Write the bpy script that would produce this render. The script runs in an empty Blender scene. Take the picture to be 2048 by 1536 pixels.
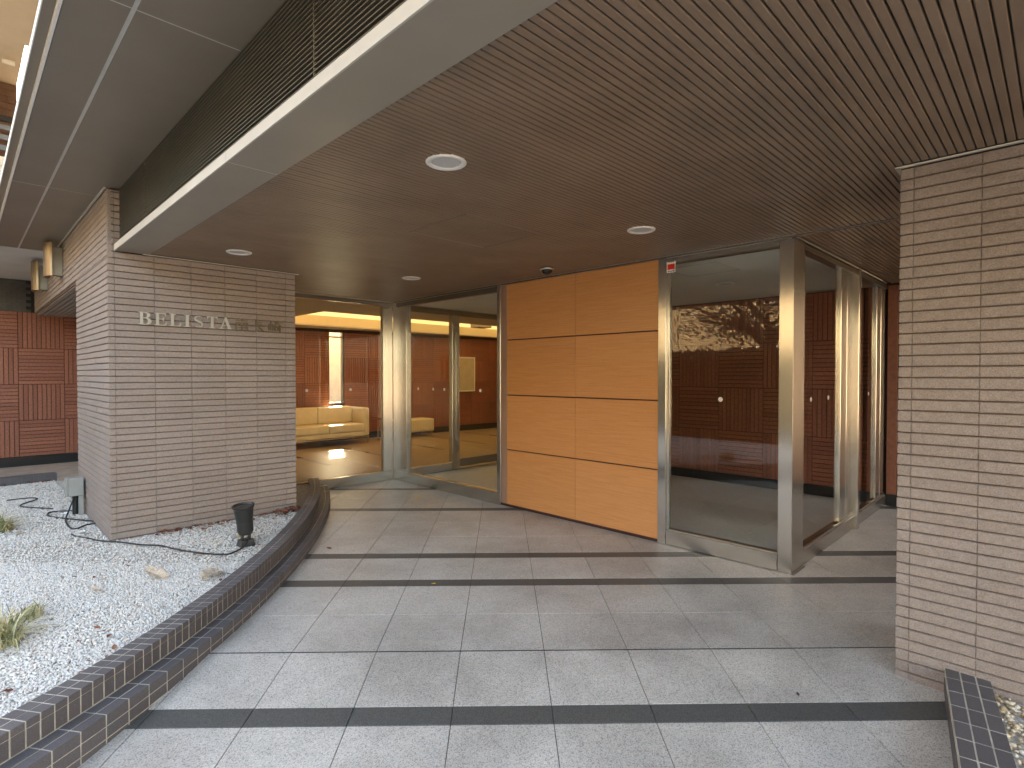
import bpy, bmesh, math, random
import numpy as np
from mathutils import Vector, Matrix
random.seed(7); rng = np.random.default_rng(7)
R = math.radians
S2 = math.sqrt(2)
sc = bpy.context.scene
C = sc.collection

# ------------------------------------------------------------------ camera
# world axes: X and Y follow the building's two wall directions; the camera looks along the diagonal
cd = bpy.data.cameras.new('camera'); cam = bpy.data.objects.new('camera', cd); C.objects.link(cam)
cd.sensor_width = 36; cd.lens = 36 * 1106.5 / 2048; cd.clip_start = .02; cd.clip_end = 500
cam.location = (0, 0, 1.45)
cam.rotation_euler = (R(90 - 0.945), 0, R(-45 - 0.0965))
sc.camera = cam

# ------------------------------------------------------------------ world, sun, exposure
SUN_EL, SUN_DIR = R(36), Vector((.45, .89, 0)).normalized()
w = bpy.data.worlds.new('World'); sc.world = w; w.use_nodes = True
nt = w.node_tree; nt.nodes.clear()
sky = nt.nodes.new('ShaderNodeTexSky'); sky.sky_type = 'NISHITA'; sky.sun_disc = False
sky.sun_elevation = SUN_EL; sky.sun_rotation = math.atan2(SUN_DIR.x, SUN_DIR.y)
sky.air_density = 1.0; sky.dust_density = 4.0; sky.ozone_density = 1.0
bg = nt.nodes.new('ShaderNodeBackground'); bg.inputs[1].default_value = .15
wo = nt.nodes.new('ShaderNodeOutputWorld')
nt.links.new(sky.outputs[0], bg.inputs[0]); nt.links.new(bg.outputs[0], wo.inputs[0])
sd = bpy.data.lights.new('sun', 'SUN'); sd.energy = 5; sd.angle = R(.5); sd.color = (1, .91, .78)
sun = bpy.data.objects.new('sun', sd); C.objects.link(sun); sun.location = (4, 8, 14)
d = -(SUN_DIR * math.cos(SUN_EL) + Vector((0, 0, math.sin(SUN_EL))))
sun.rotation_euler = d.to_track_quat('-Z', 'Y').to_euler()
vs = sc.view_settings
vs.view_transform = 'Standard'; vs.look = 'None'; vs.gamma = 1; vs.use_curve_mapping = False
vs.exposure = 3.8
vs.use_white_balance = True; vs.white_balance_temperature = 8200; vs.white_balance_tint = 6
sc.cycles.max_bounces = 10; sc.cycles.diffuse_bounces = 6; sc.cycles.transparent_max_bounces = 16
sc.cycles.sample_clamp_indirect = 8

# ------------------------------------------------------------------ helpers
LOC = {}
def W(x, y):                       # camera-aligned ground coordinates -> world
    return ((x + y) / S2, (y - x) / S2)

class MB:
    def __init__(s): s.v = []; s.f = []; s.m = []
    def poly(s, pts, mi=0):
        n = len(s.v); s.v += [tuple(p) for p in pts]; s.f.append(list(range(n, n + len(pts)))); s.m.append(mi); return s
    def mesh(s, vs_, fs, mi=0):
        n = len(s.v); s.v += [tuple(p) for p in vs_]
        for f in fs: s.f.append([i + n for i in f]); s.m.append(mi)
        return s
    def box(s, x0, x1, y0, y1, z0, z1, mi=0):
        v = [(x0, y0, z0), (x1, y0, z0), (x1, y1, z0), (x0, y1, z0), (x0, y0, z1), (x1, y0, z1), (x1, y1, z1), (x0, y1, z1)]
        return s.mesh(v, [(0, 3, 2, 1), (4, 5, 6, 7), (0, 1, 5, 4), (1, 2, 6, 5), (2, 3, 7, 6), (3, 0, 4, 7)], mi)
    def obox(s, c, ux, uy, hx, hy, z0, z1, mi=0):      # box oriented in plan
        pts = []
        for z in (z0, z1):
            for a, b in ((-1, -1), (1, -1), (1, 1), (-1, 1)):
                pts.append((c[0] + ux[0] * hx * a + uy[0] * hy * b, c[1] + ux[1] * hx * a + uy[1] * hy * b, z))
        return s.mesh(pts, [(0, 3, 2, 1), (4, 5, 6, 7), (0, 1, 5, 4), (1, 2, 6, 5), (2, 3, 7, 6), (3, 0, 4, 7)], mi)
    def lathe(s, prof, c, seg=28, mi=0, mat=None, cap=True):
        n = len(s.v); k = len(prof)
        for i in range(seg):
            a = 2 * math.pi * i / seg
            for r, z in prof:
                p = Vector((r * math.cos(a), r * math.sin(a), z))
                if mat: p = mat @ p
                s.v.append((p.x + c[0], p.y + c[1], p.z + c[2]))
        for i in range(seg):
            j = (i + 1) % seg
            for q in range(k - 1):
                s.f.append([n + i * k + q, n + j * k + q, n + j * k + q + 1, n + i * k + q + 1]); s.m.append(mi)
        if cap:
            for q in (0, k - 1):
                if prof[q][0] > 1e-5: s.f.append([n + i * k + q for i in range(seg)]); s.m.append(mi)
        return s
    def tube(s, pts, r, seg=6, mi=0):
        pts = [Vector(p) for p in pts]; n = len(s.v); rr = r if isinstance(r, (list, tuple)) else [r] * len(pts)
        for i, p in enumerate(pts):
            t = (pts[min(i + 1, len(pts) - 1)] - pts[max(i - 1, 0)]).normalized()
            u = t.cross(Vector((0, 0, 1)));
            if u.length < .05: u = t.cross(Vector((1, 0, 0)))
            u.normalize(); v = t.cross(u)
            for k in range(seg):
                a = 2 * math.pi * k / seg; q = p + (u * math.cos(a) + v * math.sin(a)) * rr[i]; s.v.append(tuple(q))
        for i in range(len(pts) - 1):
            for k in range(seg):
                k2 = (k + 1) % seg
                s.f.append([n + i * seg + k, n + i * seg + k2, n + (i + 1) * seg + k2, n + (i + 1) * seg + k]); s.m.append(mi)
        s.f.append([n + k for k in range(seg)][::-1]); s.m.append(mi)
        s.f.append([n + (len(pts) - 1) * seg + k for k in range(seg)]); s.m.append(mi)
        return s
    def data(s, name, mats, bevel=0, smooth=False, seg=1):
        me = bpy.data.meshes.new(name); me.from_pydata(s.v, [], s.f)
        mats = mats if isinstance(mats, (list, tuple)) else [mats]
        for m in mats: me.materials.append(m)
        if len(mats) > 1: me.polygons.foreach_set('material_index', s.m)
        bm = bmesh.new(); bm.from_mesh(me)
        bmesh.ops.recalc_face_normals(bm, faces=bm.faces[:])
        if bevel:
            ed = [e for e in bm.edges if len(e.link_faces) == 2 and e.calc_face_angle(0) > .6]
            bmesh.ops.bevel(bm, geom=ed, offset=bevel, segments=seg, profile=.6, affect='EDGES')
        bm.to_mesh(me); bm.free()
        if smooth: me.polygons.foreach_set('use_smooth', [True] * len(me.polygons))
        me.update(); return me
    def part(s, name, mats, parent=None, bevel=0, smooth=False, seg=1):
        return link(name, s.data(name, mats, bevel, smooth, seg), parent)

def link(name, me, parent=None, loc=(0, 0, 0), rot=(0, 0, 0), scale=(1, 1, 1)):
    o = bpy.data.objects.new(name, me); C.objects.link(o)
    loc = Vector(loc); o.rotation_euler = rot; o.scale = scale
    if parent is not None:
        o.parent = parent; o.location = loc - LOC[parent.name]
    else: o.location = loc
    LOC[o.name] = loc
    return o
def thing(name, label, cat, loc=(0, 0, 0), group=None):
    o = bpy.data.objects.new(name, None); C.objects.link(o); o.empty_display_size = .2
    o.location = loc; LOC[o.name] = Vector(loc); return tag(o, label, cat, group)
def tag(o, label, cat, group=None):
    o['label'] = label; o['category'] = cat
    if group: o['group'] = group
    return o
def kind(o, k): o['kind'] = k; return o
def box(name, m, parent, b, bevel=0):
    return MB().box(*b).part(name, m, parent, bevel)
def copy_tree(o, loc, label, parent=None):
    c = o.copy(); C.objects.link(c); c.parent = parent
    if parent is None: c.location = loc; c['label'] = label; LOC[c.name] = Vector(loc)
    for ch in list(o.children): copy_tree(ch, None, None, c)
    return c

# ------------------------------------------------------------------ materials
def new(name):
    m = bpy.data.materials.new(name); m.use_nodes = True
    t = m.node_tree; b = t.nodes['Principled BSDF']; return m, t, b
def N(t, ty, **kw):
    n = t.nodes.new(ty)
    for k, v in kw.items():
        if k in n.inputs.keys(): n.inputs[k].default_value = v
        else: setattr(n, k, v)
    return n
def ramp(t, fac, stops):
    r = t.nodes.new('ShaderNodeValToRGB'); e = r.color_ramp.elements
    while len(e) < len(stops): e.new(.5)
    for i, (p, c) in enumerate(stops):
        e[i].position = p; e[i].color = (*c, 1) if len(c) == 3 else c
    t.links.new(fac, r.inputs[0]); return r.outputs[0]
def mix(t, fac, a, b, mode='MIX'):
    m = t.nodes.new('ShaderNodeMix'); m.data_type = 'RGBA'; m.blend_type = mode
    for i, v in ((0, fac), (6, a), (7, b)):
        if hasattr(v, 'node'): t.links.new(v, m.inputs[i])
        else: m.inputs[i].default_value = (*v, 1) if i and len(v) == 3 else v
    return m.outputs[2]
def coords(t, scale=(1, 1, 1), space='Object', rot=(0, 0, 0)):
    tc = t.nodes.new('ShaderNodeTexCoord'); mp = t.nodes.new('ShaderNodeMapping')
    mp.inputs['Scale'].default_value = scale; mp.inputs['Rotation'].default_value = rot
    if space == 'World':
        g = t.nodes.new('ShaderNodeNewGeometry'); t.links.new(g.outputs['Position'], mp.inputs[0])
    else: t.links.new(tc.outputs[space], mp.inputs[0])
    return mp.outputs[0]
def noise(t, co, scale, detail=4, rough=.55):
    n = N(t, 'ShaderNodeTexNoise', Scale=scale, Detail=detail, Roughness=rough)
    t.links.new(co, n.inputs['Vector']); return n.outputs[0]
def bump(t, b, h, strength=.3, dist=.002):
    n = N(t, 'ShaderNodeBump', Strength=strength, Distance=dist)
    t.links.new(h, n.inputs['Height']); t.links.new(n.outputs[0], b.inputs['Normal'])
def orand(t):
    return t.nodes.new('ShaderNodeObjectInfo').outputs['Random']

def plain(name, col, rough=.5, metal=0, spec=.5, var=.06, sc_=6, bumps=0, bscale=200):
    m, t, b = new(name)
    co = coords(t, space='World'); n = noise(t, co, sc_, 5, .6)
    c2 = tuple(max(0, c * (1 - var * 2)) for c in col); c3 = tuple(min(1, c * (1 + var)) for c in col)
    t.links.new(ramp(t, n, [(.3, c2), (.7, c3)]), b.inputs['Base Color'])
    b.inputs['Roughness'].default_value = rough; b.inputs['Metallic'].default_value = metal
    b.inputs['Specular IOR Level'].default_value = spec
    if bumps: bump(t, b, noise(t, co, bscale, 3), bumps, .001)
    return m
def granite(name, base, dark, light, rough=.42, big=.42):
    m, t, b = new(name); co = coords(t, space='World')
    sp = noise(t, co, 240, 2, .7)
    vo = N(t, 'ShaderNodeTexVoronoi', Scale=230); t.links.new(co, vo.inputs['Vector']); sp2 = N(t, 'ShaderNodeSeparateColor'); t.links.new(vo.outputs['Color'], sp2.inputs[0]); sp2 = sp2.outputs[0]
    c = ramp(t, sp, [(.36, dark), (.46, base), (.56, base), (.66, light)])
    c = mix(t, .6, c, ramp(t, sp2, [(.10, dark), (.28, base), (.62, base), (.9, light)]))
    st = noise(t, co, 1.5, 6, .66)
    c = mix(t, big, c, ramp(t, st, [(.36, (.30, .28, .26)), (.60, (1, 1, 1))]), 'MULTIPLY')
    c = mix(t, .10, c, ramp(t, orand(t), [(0, (.4, .38, .36)), (1, (1, 1, 1))]), 'MULTIPLY')
    t.links.new(c, b.inputs['Base Color'])
    rr = N(t, 'ShaderNodeMapRange'); rr.inputs[3].default_value = rough - .08; rr.inputs[4].default_value = rough + .15
    t.links.new(st, rr.inputs[0]); t.links.new(rr.outputs[0], b.inputs['Roughness'])
    bump(t, b, sp, .12, .0006); return m
G_LIGHT = granite('pale_granite', (.53, .50, .46), (.20, .19, .18), (.70, .67, .62))
G_DARK = granite('dark_granite_band', (.085, .085, .08), (.05, .05, .05), (.13, .13, .125), .45, .1)
G_LOBBY = granite('lobby_stone', (.33, .25, .165), (.19, .14, .09), (.41, .315, .215), .34, .08)
G_BAND2 = granite('lobby_stone_band', (.10, .055, .045), (.07, .04, .03), (.14, .08, .06), .25, .05)
GROUT = plain('floor_joint', (.075, .068, .062), .9)
KGROUT = plain('kerb_joint_mortar', (.46, .42, .35), .9, var=.15, sc_=20)
BGROUT = plain('brick_joint_mortar', (.15, .10, .082), .95, var=.1)

def brickmat(name, c0, c1, c2):
    m, t, b = new(name); co = coords(t, space='World')
    n1 = noise(t, co, 150, 5, .75); n2 = noise(t, co, 420, 2, .8); n3 = noise(t, co, 2.2, 3)
    c = ramp(t, n1, [(.3, c0), (.5, c1), (.68, c2)])
    c = mix(t, .4, c, ramp(t, n2, [(.35, c0), (.62, c2)]))
    c = mix(t, .30, c, ramp(t, orand(t), [(0, (.72, .66, .62)), (.5, (.95, .93, .92)), (1, (1, .98, .95))]), 'MULTIPLY')
    c = mix(t, .15, c, ramp(t, n3, [(.35, (.55, .5, .47)), (.65, (1, 1, 1))]), 'MULTIPLY')
    t.links.new(c, b.inputs['Base Color']); b.inputs['Roughness'].default_value = .92
    b.inputs['Specular IOR Level'].default_value = .25
    n4 = noise(t, co, 48, 4, .7)
    c = mix(t, .28, c, ramp(t, n4, [(.36, (.5, .46, .44)), (.60, (1, 1, 1))]), 'MULTIPLY'); t.links.new(c, b.inputs['Base Color'])
    h = noise(t, co, 120, 6, .75); bump(t, b, h, .95, .006); return m
BRICK = brickmat('split_face_stone', (.185, .150, .134), (.325, .272, .242), (.46, .395, .357))

def kerbmat():
    m, t, b = new('kerb_tile_glaze'); co = coords(t, space='World')
    n = noise(t, co, 300, 3, .7)
    c = ramp(t, n, [(.35, (.080, .073, .076)), (.65, (.140, .128, .132))])
    c = mix(t, .4, c, ramp(t, orand(t), [(0, (.62, .58, .58)), (1, (1, 1, 1))]), 'MULTIPLY')
    t.links.new(c, b.inputs['Base Color']); b.inputs['Roughness'].default_value = .58; b.inputs['Specular IOR Level'].default_value = .35
    bump(t, b, n, .35, .001); return m
KTILE = kerbmat()
def metal(name, col, rough, aniso=.6, scale=(90, 90, 1)):
    m, t, b = new(name); co = coords(t, scale=scale, space='World')
    n = noise(t, co, 14, 3, .6)
    t.links.new(ramp(t, n, [(.3, tuple(c * .88 for c in col)), (.7, col)]), b.inputs['Base Color'])
    b.inputs['Metallic'].default_value = 1
    rr = N(t, 'ShaderNodeMapRange'); rr.inputs[3].default_value = rough - .04; rr.inputs[4].default_value = rough + .05
    t.links.new(n, rr.inputs[0]); t.links.new(rr.outputs[0], b.inputs['Roughness'])
    b.inputs['Anisotropic'].default_value = aniso
    tg = t.nodes.new('ShaderNodeTangent'); tg.direction_type = 'RADIAL'; tg.axis = 'Z'
    t.links.new(tg.outputs[0], b.inputs['Tangent']); return m
STEEL = metal('brushed_steel', (.66, .63, .58), .23, .93)
STEEL_D = metal('dark_steel', (.30, .28, .25), .35)
CHROME = metal('polished_steel', (.75, .72, .68), .12, 0)
BRONZE = metal('bronze_metal', (.26, .205, .145), .36)
SLAT = plain('brown_ceiling_slat', (.225, .158, .112), .42, 0, .5, .10, 3)
SLATBACK = plain('ceiling_groove', (.12, .088, .064), .8)
SOFFIT = plain('painted_soffit_panel', (.215, .185, .150), .42, .0, .5, .05, 2)
FASCIA = plain('painted_fascia_metal', (.27, .245, .205), .38, .0, .5, .04, 2)
FASCIA_LIT = plain('fascia_metal_lit', (.50, .475, .43), .35, .0, .5, .04, 3)  # same metal as the fascia, paler to paint in light on its vertical edge
LOUVRE = plain('black_louvre', (.135, .118, .09), .35, .0, .5, .08, 5)
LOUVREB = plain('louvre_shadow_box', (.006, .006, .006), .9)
TRIM = plain('pale_trim', (.55, .52, .46), .4)
CEIL = plain('grey_ceiling_paint', (.74, .73, .69), .85, 0, .3, .03, 2)
CEILD = plain('passage_ceiling_paint', (.62, .63, .63), .85, 0, .3, .04, 2)
BLACK = plain('black_skirting', (.014, .014, .015), .3)
WHITE = plain('white_plastic', (.78, .77, .74), .4, 0, .5, .02)
DIFF = plain('downlight_diffuser', (.55, .54, .52), .5, 0, .4, .02)
RUBBER = plain('black_rubber', (.02, .02, .02), .6)
BLKMET = plain('black_lamp_metal', (.022, .024, .024), .38)
GREYBOX = plain('grey_plastic_box', (.30, .305, .285), .55)
LEATHER = plain('cream_leather', (.70, .60, .43), .42, 0, .5, .05, 5, .2, 60)
CONC = plain('path_paving', (.40, .33, .27), .8, 0, .3, .12, 5)
ASPH = plain('asphalt', (.06, .06, .06), .9, 0, .3, .2, 10, .3)
HOUSE = plain('cream_render', (.33, .285, .225), .9, 0, .2, .05, 1)
HOUSE2 = plain('sand_render', (.30, .225, .14), .9, 0, .2, .06, 1)
ROOFM = plain('roof_tiles', (.10, .085, .08), .7)
WINM = plain('window_dark', (.03, .025, .022), .08)
UPPER = plain('beige_balcony_soffit', (.62, .54, .45), .85, 0, .3, .04, 2)
DKTILE = plain('dark_wall_tile', (.05, .046, .045), .3, 0, .5, .2, 8)
BRTILE = plain('brown_wall_tile', (.14, .075, .05), .5, 0, .4, .15, 8)
BLUEMET = plain('blue_grey_railing', (.20, .24, .30), .5)
WHITEWALL = plain('white_wall_panel', (.80, .80, .78), .7)
REDP = plain('red_print', (.70, .015, .012), .4)
INK = plain('dark_print', (.05, .05, .07), .5)
SIGNM = plain('sign_letter_metal', (.42, .40, .345), .5, .1, .5, .05, 30)
SIGND = plain('sign_letter_bronze', (.15, .12, .075), .45, .35, .5, .08, 30)

def woodpanel():
    m, t, b = new('orange_wood_veneer')
    co = coords(t, (1, .7, 26), 'World'); n = noise(t, co, 6, 5, .55)
    co2 = coords(t, (1, 3, 80), 'World'); n2 = noise(t, co2, 12, 3, .6)
    c = ramp(t, n, [(.3, (.54, .245, .094)), (.5, (.59, .276, .108)), (.72, (.64, .310, .124))])
    c = mix(t, .22, c, ramp(t, n2, [(.35, (.55, .45, .35)), (.6, (1, 1, 1))]), 'MULTIPLY')
    c = mix(t, .16, c, ramp(t, orand(t), [(0, (.75, .68, .6)), (1, (1, 1, 1))]), 'MULTIPLY')
    t.links.new(c, b.inputs['Base Color']); b.inputs['Roughness'].default_value = .27
    bump(t, b, n2, .04, .0006); return m
VENEER = woodpanel()
JOINTW = plain('dark_wood_joint', (.05, .018, .016), .6)
def redwood():
    m, t, b = new('redwood_slat'); co = coords(t, space='World')
    n = noise(t, co, 45, 5, .7)
    c = ramp(t, n, [(.3, (.21, .070, .039)), (.55, (.335, .116, .066)), (.75, (.43, .165, .098))])
    c = mix(t, .55, c, ramp(t, orand(t), [(0, (.55, .45, .42)), (.5, (.85, .82, .80)), (1, (1, 1, 1))]), 'MULTIPLY')
    g = t.nodes.new('ShaderNodeNewGeometry')
    c = mix(t, .45, c, ramp(t, g.outputs['Random Per Island'], [(0, (.50, .42, .40)), (.5, (.85, .8, .78)), (1, (1, 1, 1))]), 'MULTIPLY')
    t.links.new(c, b.inputs['Base Color']); b.inputs['Roughness'].default_value = .5
    bump(t, b, n, .2, .001); return m
REDW = redwood()
REDB = plain('redwood_backing', (.045, .014, .010), .8)
REDF = plain('redwood_frame', (.22, .075, .042), .5, 0, .5, .12, 20)
def glass(name, tint, gl=1.4):
    m, t, b = new(name); t.nodes.remove(b)
    out = t.nodes['Material Output']
    tr = t.nodes.new('ShaderNodeBsdfTransparent'); tr.inputs[0].default_value = (*tint, 1)
    gs = t.nodes.new('ShaderNodeBsdfGlossy'); gs.inputs['Roughness'].default_value = 0; gs.inputs[0].default_value = (1, .98, .95, 1)
    fr = t.nodes.new('ShaderNodeFresnel'); fr.inputs[0].default_value = 1.5
    ge = t.nodes.new('ShaderNodeNewGeometry')
    sb = N(t, 'ShaderNodeMath', operation='SUBTRACT'); sb.inputs[0].default_value = 1
    t.links.new(ge.outputs['Backfacing'], sb.inputs[1])
    mu = N(t, 'ShaderNodeMath', operation='MULTIPLY'); t.links.new(fr.outputs[0], mu.inputs[0]); t.links.new(sb.outputs[0], mu.inputs[1])
    m2 = N(t, 'ShaderNodeMath', operation='MULTIPLY', use_clamp=True); t.links.new(mu.outputs[0], m2.inputs[0]); m2.inputs[1].default_value = gl
    mx = t.nodes.new('ShaderNodeMixShader')
    t.links.new(m2.outputs[0], mx.inputs[0]); t.links.new(tr.outputs[0], mx.inputs[1]); t.links.new(gs.outputs[0], mx.inputs[2])
    t.links.new(mx.outputs[0], out.inputs[0]); return m
GLASS = glass('clear_glass', (.97, .985, .965))
def emit(name, col, s):
    m, t, b = new(name); b.inputs['Base Color'].default_value = (*col, 1)
    b.inputs['Emission Color'].default_value = (*col, 1); b.inputs['Emission Strength'].default_value = s; return m
COVE = emit('luminous_ceiling', (1, .67, .32), .125)
def islands(name, stops, rough=.8, extra=0):
    m, t, b = new(name); g = t.nodes.new('ShaderNodeNewGeometry')
    c = ramp(t, g.outputs['Random Per Island'], stops)
    co = coords(t, space='World'); n = noise(t, co, 220, 3)
    c = mix(t, .3, c, ramp(t, n, [(.3, (.6, .58, .56)), (.65, (1, 1, 1))]), 'MULTIPLY')
    t.links.new(c, b.inputs['Base Color']); b.inputs['Roughness'].default_value = rough; return m
GRAVEL = islands('white_gravel', [(0, (.44, .415, .385)), (.12, (.57, .535, .49)), (.45, (.66, .63, .585)), (.88, (.74, .71, .665)), (.965, (.62, .53, .44)), (1, (.48, .34, .26))])
GRAVEL2 = islands('tan_gravel', [(0, (.25, .17, .10)), (.35, (.48, .36, .22)), (.7, (.66, .56, .42)), (1, (.75, .7, .62))])
GRAVB = plain('gravel_bed_soil', (.55, .515, .47), .95, var=.3, sc_=60)
LEAFLIT = islands('fallen_leaf', [(0, (.10, .03, .02)), (.5, (.24, .075, .04)), (1, (.38, .16, .07))])
FOL = islands('tree_leaf', [(0, (.03, .05, .015)), (.6, (.06, .095, .03)), (1, (.10, .12, .04))], .5)
BARK = plain('bark', (.07, .05, .038), .9, 0, .3, .25, 12, .6, 30)
GRASSM = islands('variegated_grass_blade', [(0, (.15, .17, .07)), (.35, (.34, .34, .17)), (.7, (.60, .56, .36)), (1, (.50, .38, .2))], .6)
YLEAF = plain('yellow_leaf', (.75, .50, .05), .6)
PALELEAF = plain('dry_pale_leaf', (.62, .50, .38), .8, var=.2, sc_=40)
PAPER = plain('white_scrap', (.8, .8, .82), .8)
BRASS = plain('brass_screw', (.6, .42, .12), .35, .8)

# ------------------------------------------------------------------ ground, road
o = MB().poly([(-120, -120, -.36), (120, -120, -.36), (120, 120, -.36), (-120, 120, -.36)]).part('ground', plain('earth', (.16, .14, .12), .95)); kind(o, 'structure')
gA = R(-45 + .91); U = Vector((math.cos(gA), math.sin(gA), 0)); V = Vector((-math.sin(gA), math.cos(gA), 0))
V0, SL = 2.885, .066
def fz(v): return 0 if v >= V0 else (v - V0) * SL
def uvw(u, v, dz=0): return tuple(U * u + V * v + Vector((0, 0, fz(v) + dz)))
o = MB().poly([uvw(-40, -1.0, -.02), uvw(40, -1.0, -.02), uvw(40, -1, -.02 - .05), uvw(-40, -1, -.07)]).poly([tuple(Vector(uvw(-40, -1.02, 0)) + Vector((0, 0, -.05))), tuple(Vector(uvw(40, -1.02, 0)) + Vector((0, 0, -.05))), tuple(U * 40 + V * -9 + Vector((0, 0, -.30))), tuple(U * -40 + V * -9 + Vector((0, 0, -.30)))]).part('road', ASPH); kind(o, 'structure')

# entrance paving: one slab of bedding, every stone tile its own piece
rows = [(-1.0, -.30), (-.30, .075), (.075, .525), (.525, .975), (.975, 1.425), (1.425, 1.875), (1.875, 2.33), (2.33, 2.45, 1), (2.45, 2.885), (2.885, 3.335), (3.335, 3.785), (3.785, 3.907, 1), (3.907, 4.365), (4.365, 4.488, 1), (4.488, 4.95), (4.95, 5.42), (5.42, 5.894), (5.894, 6.016, 1), (6.016, 6.5), (6.5, 6.98), (6.98, 7.07, 1), (7.07, 7.52), (7.52, 7.98)]
pav = MB()
pav.poly([uvw(-5, -1, -.005), uvw(6, -1, -.005), uvw(6, V0, -.005), uvw(-5, V0, -.005)])
pav.poly([uvw(-5, V0, -.005), uvw(9, V0, -.005), uvw(9, 10, -.005), uvw(-5, 10, -.005)])
pav = kind(pav.part('entrance_paving', GROUT), 'structure')
TM = {}
def tile_mesh(wu, wv, mat):
    k = (round(wu, 3), round(wv, 3), mat.name)
    if k not in TM: TM[k] = MB().box(-wu / 2, wu / 2, -wv / 2, wv / 2, -.03, 0).data('paving_tile', mat, .0012)
    return TM[k]
def inside_building(x, y):
    if x > 4.45 and 1.6 < y: return True
    if y > 6.75 and x > .9: return True
    if x > 3.4 and y < .3 and x < 3.8: return True
    if x > 7.4: return True
    return False
pitch = .44; u0 = -.22
for r in rows:
    v0_, v1_ = r[0], r[1]; band = len(r) > 2
    vm = (v0_ + v1_) / 2; tilt = math.atan(SL) if vm < V0 else 0
    for i in range(-5, 14):
        ua, ub = u0 + i * pitch, u0 + (i + 1) * pitch; um = (ua + ub) / 2
        p = U * um + V * vm
        left = -1.72 - .055 * (vm - 3.2) ** 2
        if ub < left - .02 or um > 4.2 + (1.5 if vm > 4 else 0): continue
        if all(inside_building(*(U * uu + V * vv).xy) for uu in (ua, ub) for vv in (v0_, v1_)): continue
        gap = .0034
        me = tile_mesh(pitch - gap, (v1_ - v0_) - (.0034 if not band else .003), G_DARK if band else G_LIGHT)
        link('paving_tile', me, pav, (p.x, p.y, fz(vm)), (0, 0, 0))
        ob = C.objects[-1]; ob.rotation_euler = (Matrix.Rotation(gA, 4, 'Z') @ Matrix.Rotation(tilt, 4, 'X')).to_euler()

ej = MB()
ej.poly([uvw(-2.2, V0 - .0045, .0004), uvw(4.5, V0 - .0045, .0004), uvw(4.5, V0 + .0045, .0008), uvw(-2.2, V0 + .0045, .0008)])
ej.part('movement_joint', plain('black_sealant', (.03, .028, .03), .6), pav)
# interior floors, aligned with the building
def interior(name, x0, x1, y0, y1, z, mat, sx=.45, sy=.45, bands=()):
    f = kind(MB().box(x0, x1, y0, y1, z - .05, z - .003).part(name, GROUT), 'structure')
    n = 0
    for i in range(math.ceil((x1 - x0) / sx)):
        for j in range(math.ceil((y1 - y0) / sy)):
            xa, xb = x0 + i * sx, min(x1, x0 + (i + 1) * sx); ya, yb = y0 + j * sy, min(y1, y0 + (j + 1) * sy)
            if xb - xa < .03 or yb - ya < .03: continue
            k = ('i', round(xb - xa, 3), round(yb - ya, 3), mat.name)
            if k not in TM: TM[k] = MB().box(-(xb - xa) / 2 + .0012, (xb - xa) / 2 - .0012, -(yb - ya) / 2 + .0012, (yb - ya) / 2 - .0012, -.002, 0).data('floor_tile', mat)
            link('floor_tile', TM[k], f, ((xa + xb) / 2, (ya + yb) / 2, z))
    for (xa, xb, ya, yb) in bands:
        MB().box(xa, xb, ya, yb, z - .002, z + .0025).part('stone_band', G_BAND2, f)
    return f
interior('vestibule_floor', 4.30, 7.27, 1.42, 6.54, .006, granite('vestibule_stone', (.60, .585, .55), (.30, .29, .27), (.72, .70, .66), .38, .08), .595, .60)
interior('lobby_floor', 2.25, 10.6, 6.58, 11.9, .006, G_LOBBY, .60, .60,
         [(4.15, 4.23, 8.3, 10.2), (5.33, 5.41, 7.9, 10.6), (6.6, 6.67, 8.5, 10.9), (7.8, 7.87, 8.6, 10.9), (8.98, 9.05, 8.4, 10.7)])
o = MB().poly([(-4, 9.1, .004), (2.2, 9.1, .004), (2.2, 12.2, .004), (-4, 12.2, .004)]).part('back_path', CONC); kind(o, 'structure')

# ------------------------------------------------------------------ brick pillars
def brick_mesh(L, Hh, D=.03, seed=0):
    r = random.Random(seed); nm = max(1, int(L / .07)); mb = MB()
    xs = [-L / 2] + [-L / 2 + .003 + (L - .006) * i / nm for i in range(nm + 1)] + [L / 2]
    zs = [-Hh / 2, -Hh / 2 + .0028, r.uniform(-.006, .006), Hh / 2 - .0028, Hh / 2]
    nx, nz = len(xs) - 1, len(zs) - 1; g = []
    for j, z in enumerate(zs):
        for i, x in enumerate(xs):
            edge = i in (0, nx) or j in (0, nz)
            dep = -D + (.0040 + r.uniform(0, .001) if j in (0, nz) else .0012 if edge else -r.uniform(.0, .0022))
            z2 = z + (r.uniform(-.0008, .0008) if j in (0, nz) else 0)
            g.append((x, dep, z2))
    n = (nx + 1) * (nz + 1); v = g + [(x, 0, z) for x, y, z in g]
    f = []
    W_ = nx + 1
    for j in range(nz):
        for i in range(nx): a = j * W_ + i; f.append((a, a + 1, a + W_ + 1, a + W_))
    ring = [i for i in range(W_)] + [j * W_ + nx for j in range(1, nz + 1)] + [nz * W_ + i for i in range(nx - 1, -1, -1)] + [j * W_ for j in range(nz - 1, 0, -1)]
    for k in range(len(ring)):
        a, b = ring[k], ring[(k + 1) % len(ring)]; f.append((a, a + n, b + n, b))
    return mb.mesh(v, f)
CH = .0527; BH = CH - .0052
BM = {}
def bmesh_for(L, k):
    key = (round(L, 3), k)
    if key not in BM: BM[key] = brick_mesh(L, BH, .028, hash(key) % 9999).data('brick', BRICK)
    return BM[key]
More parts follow.
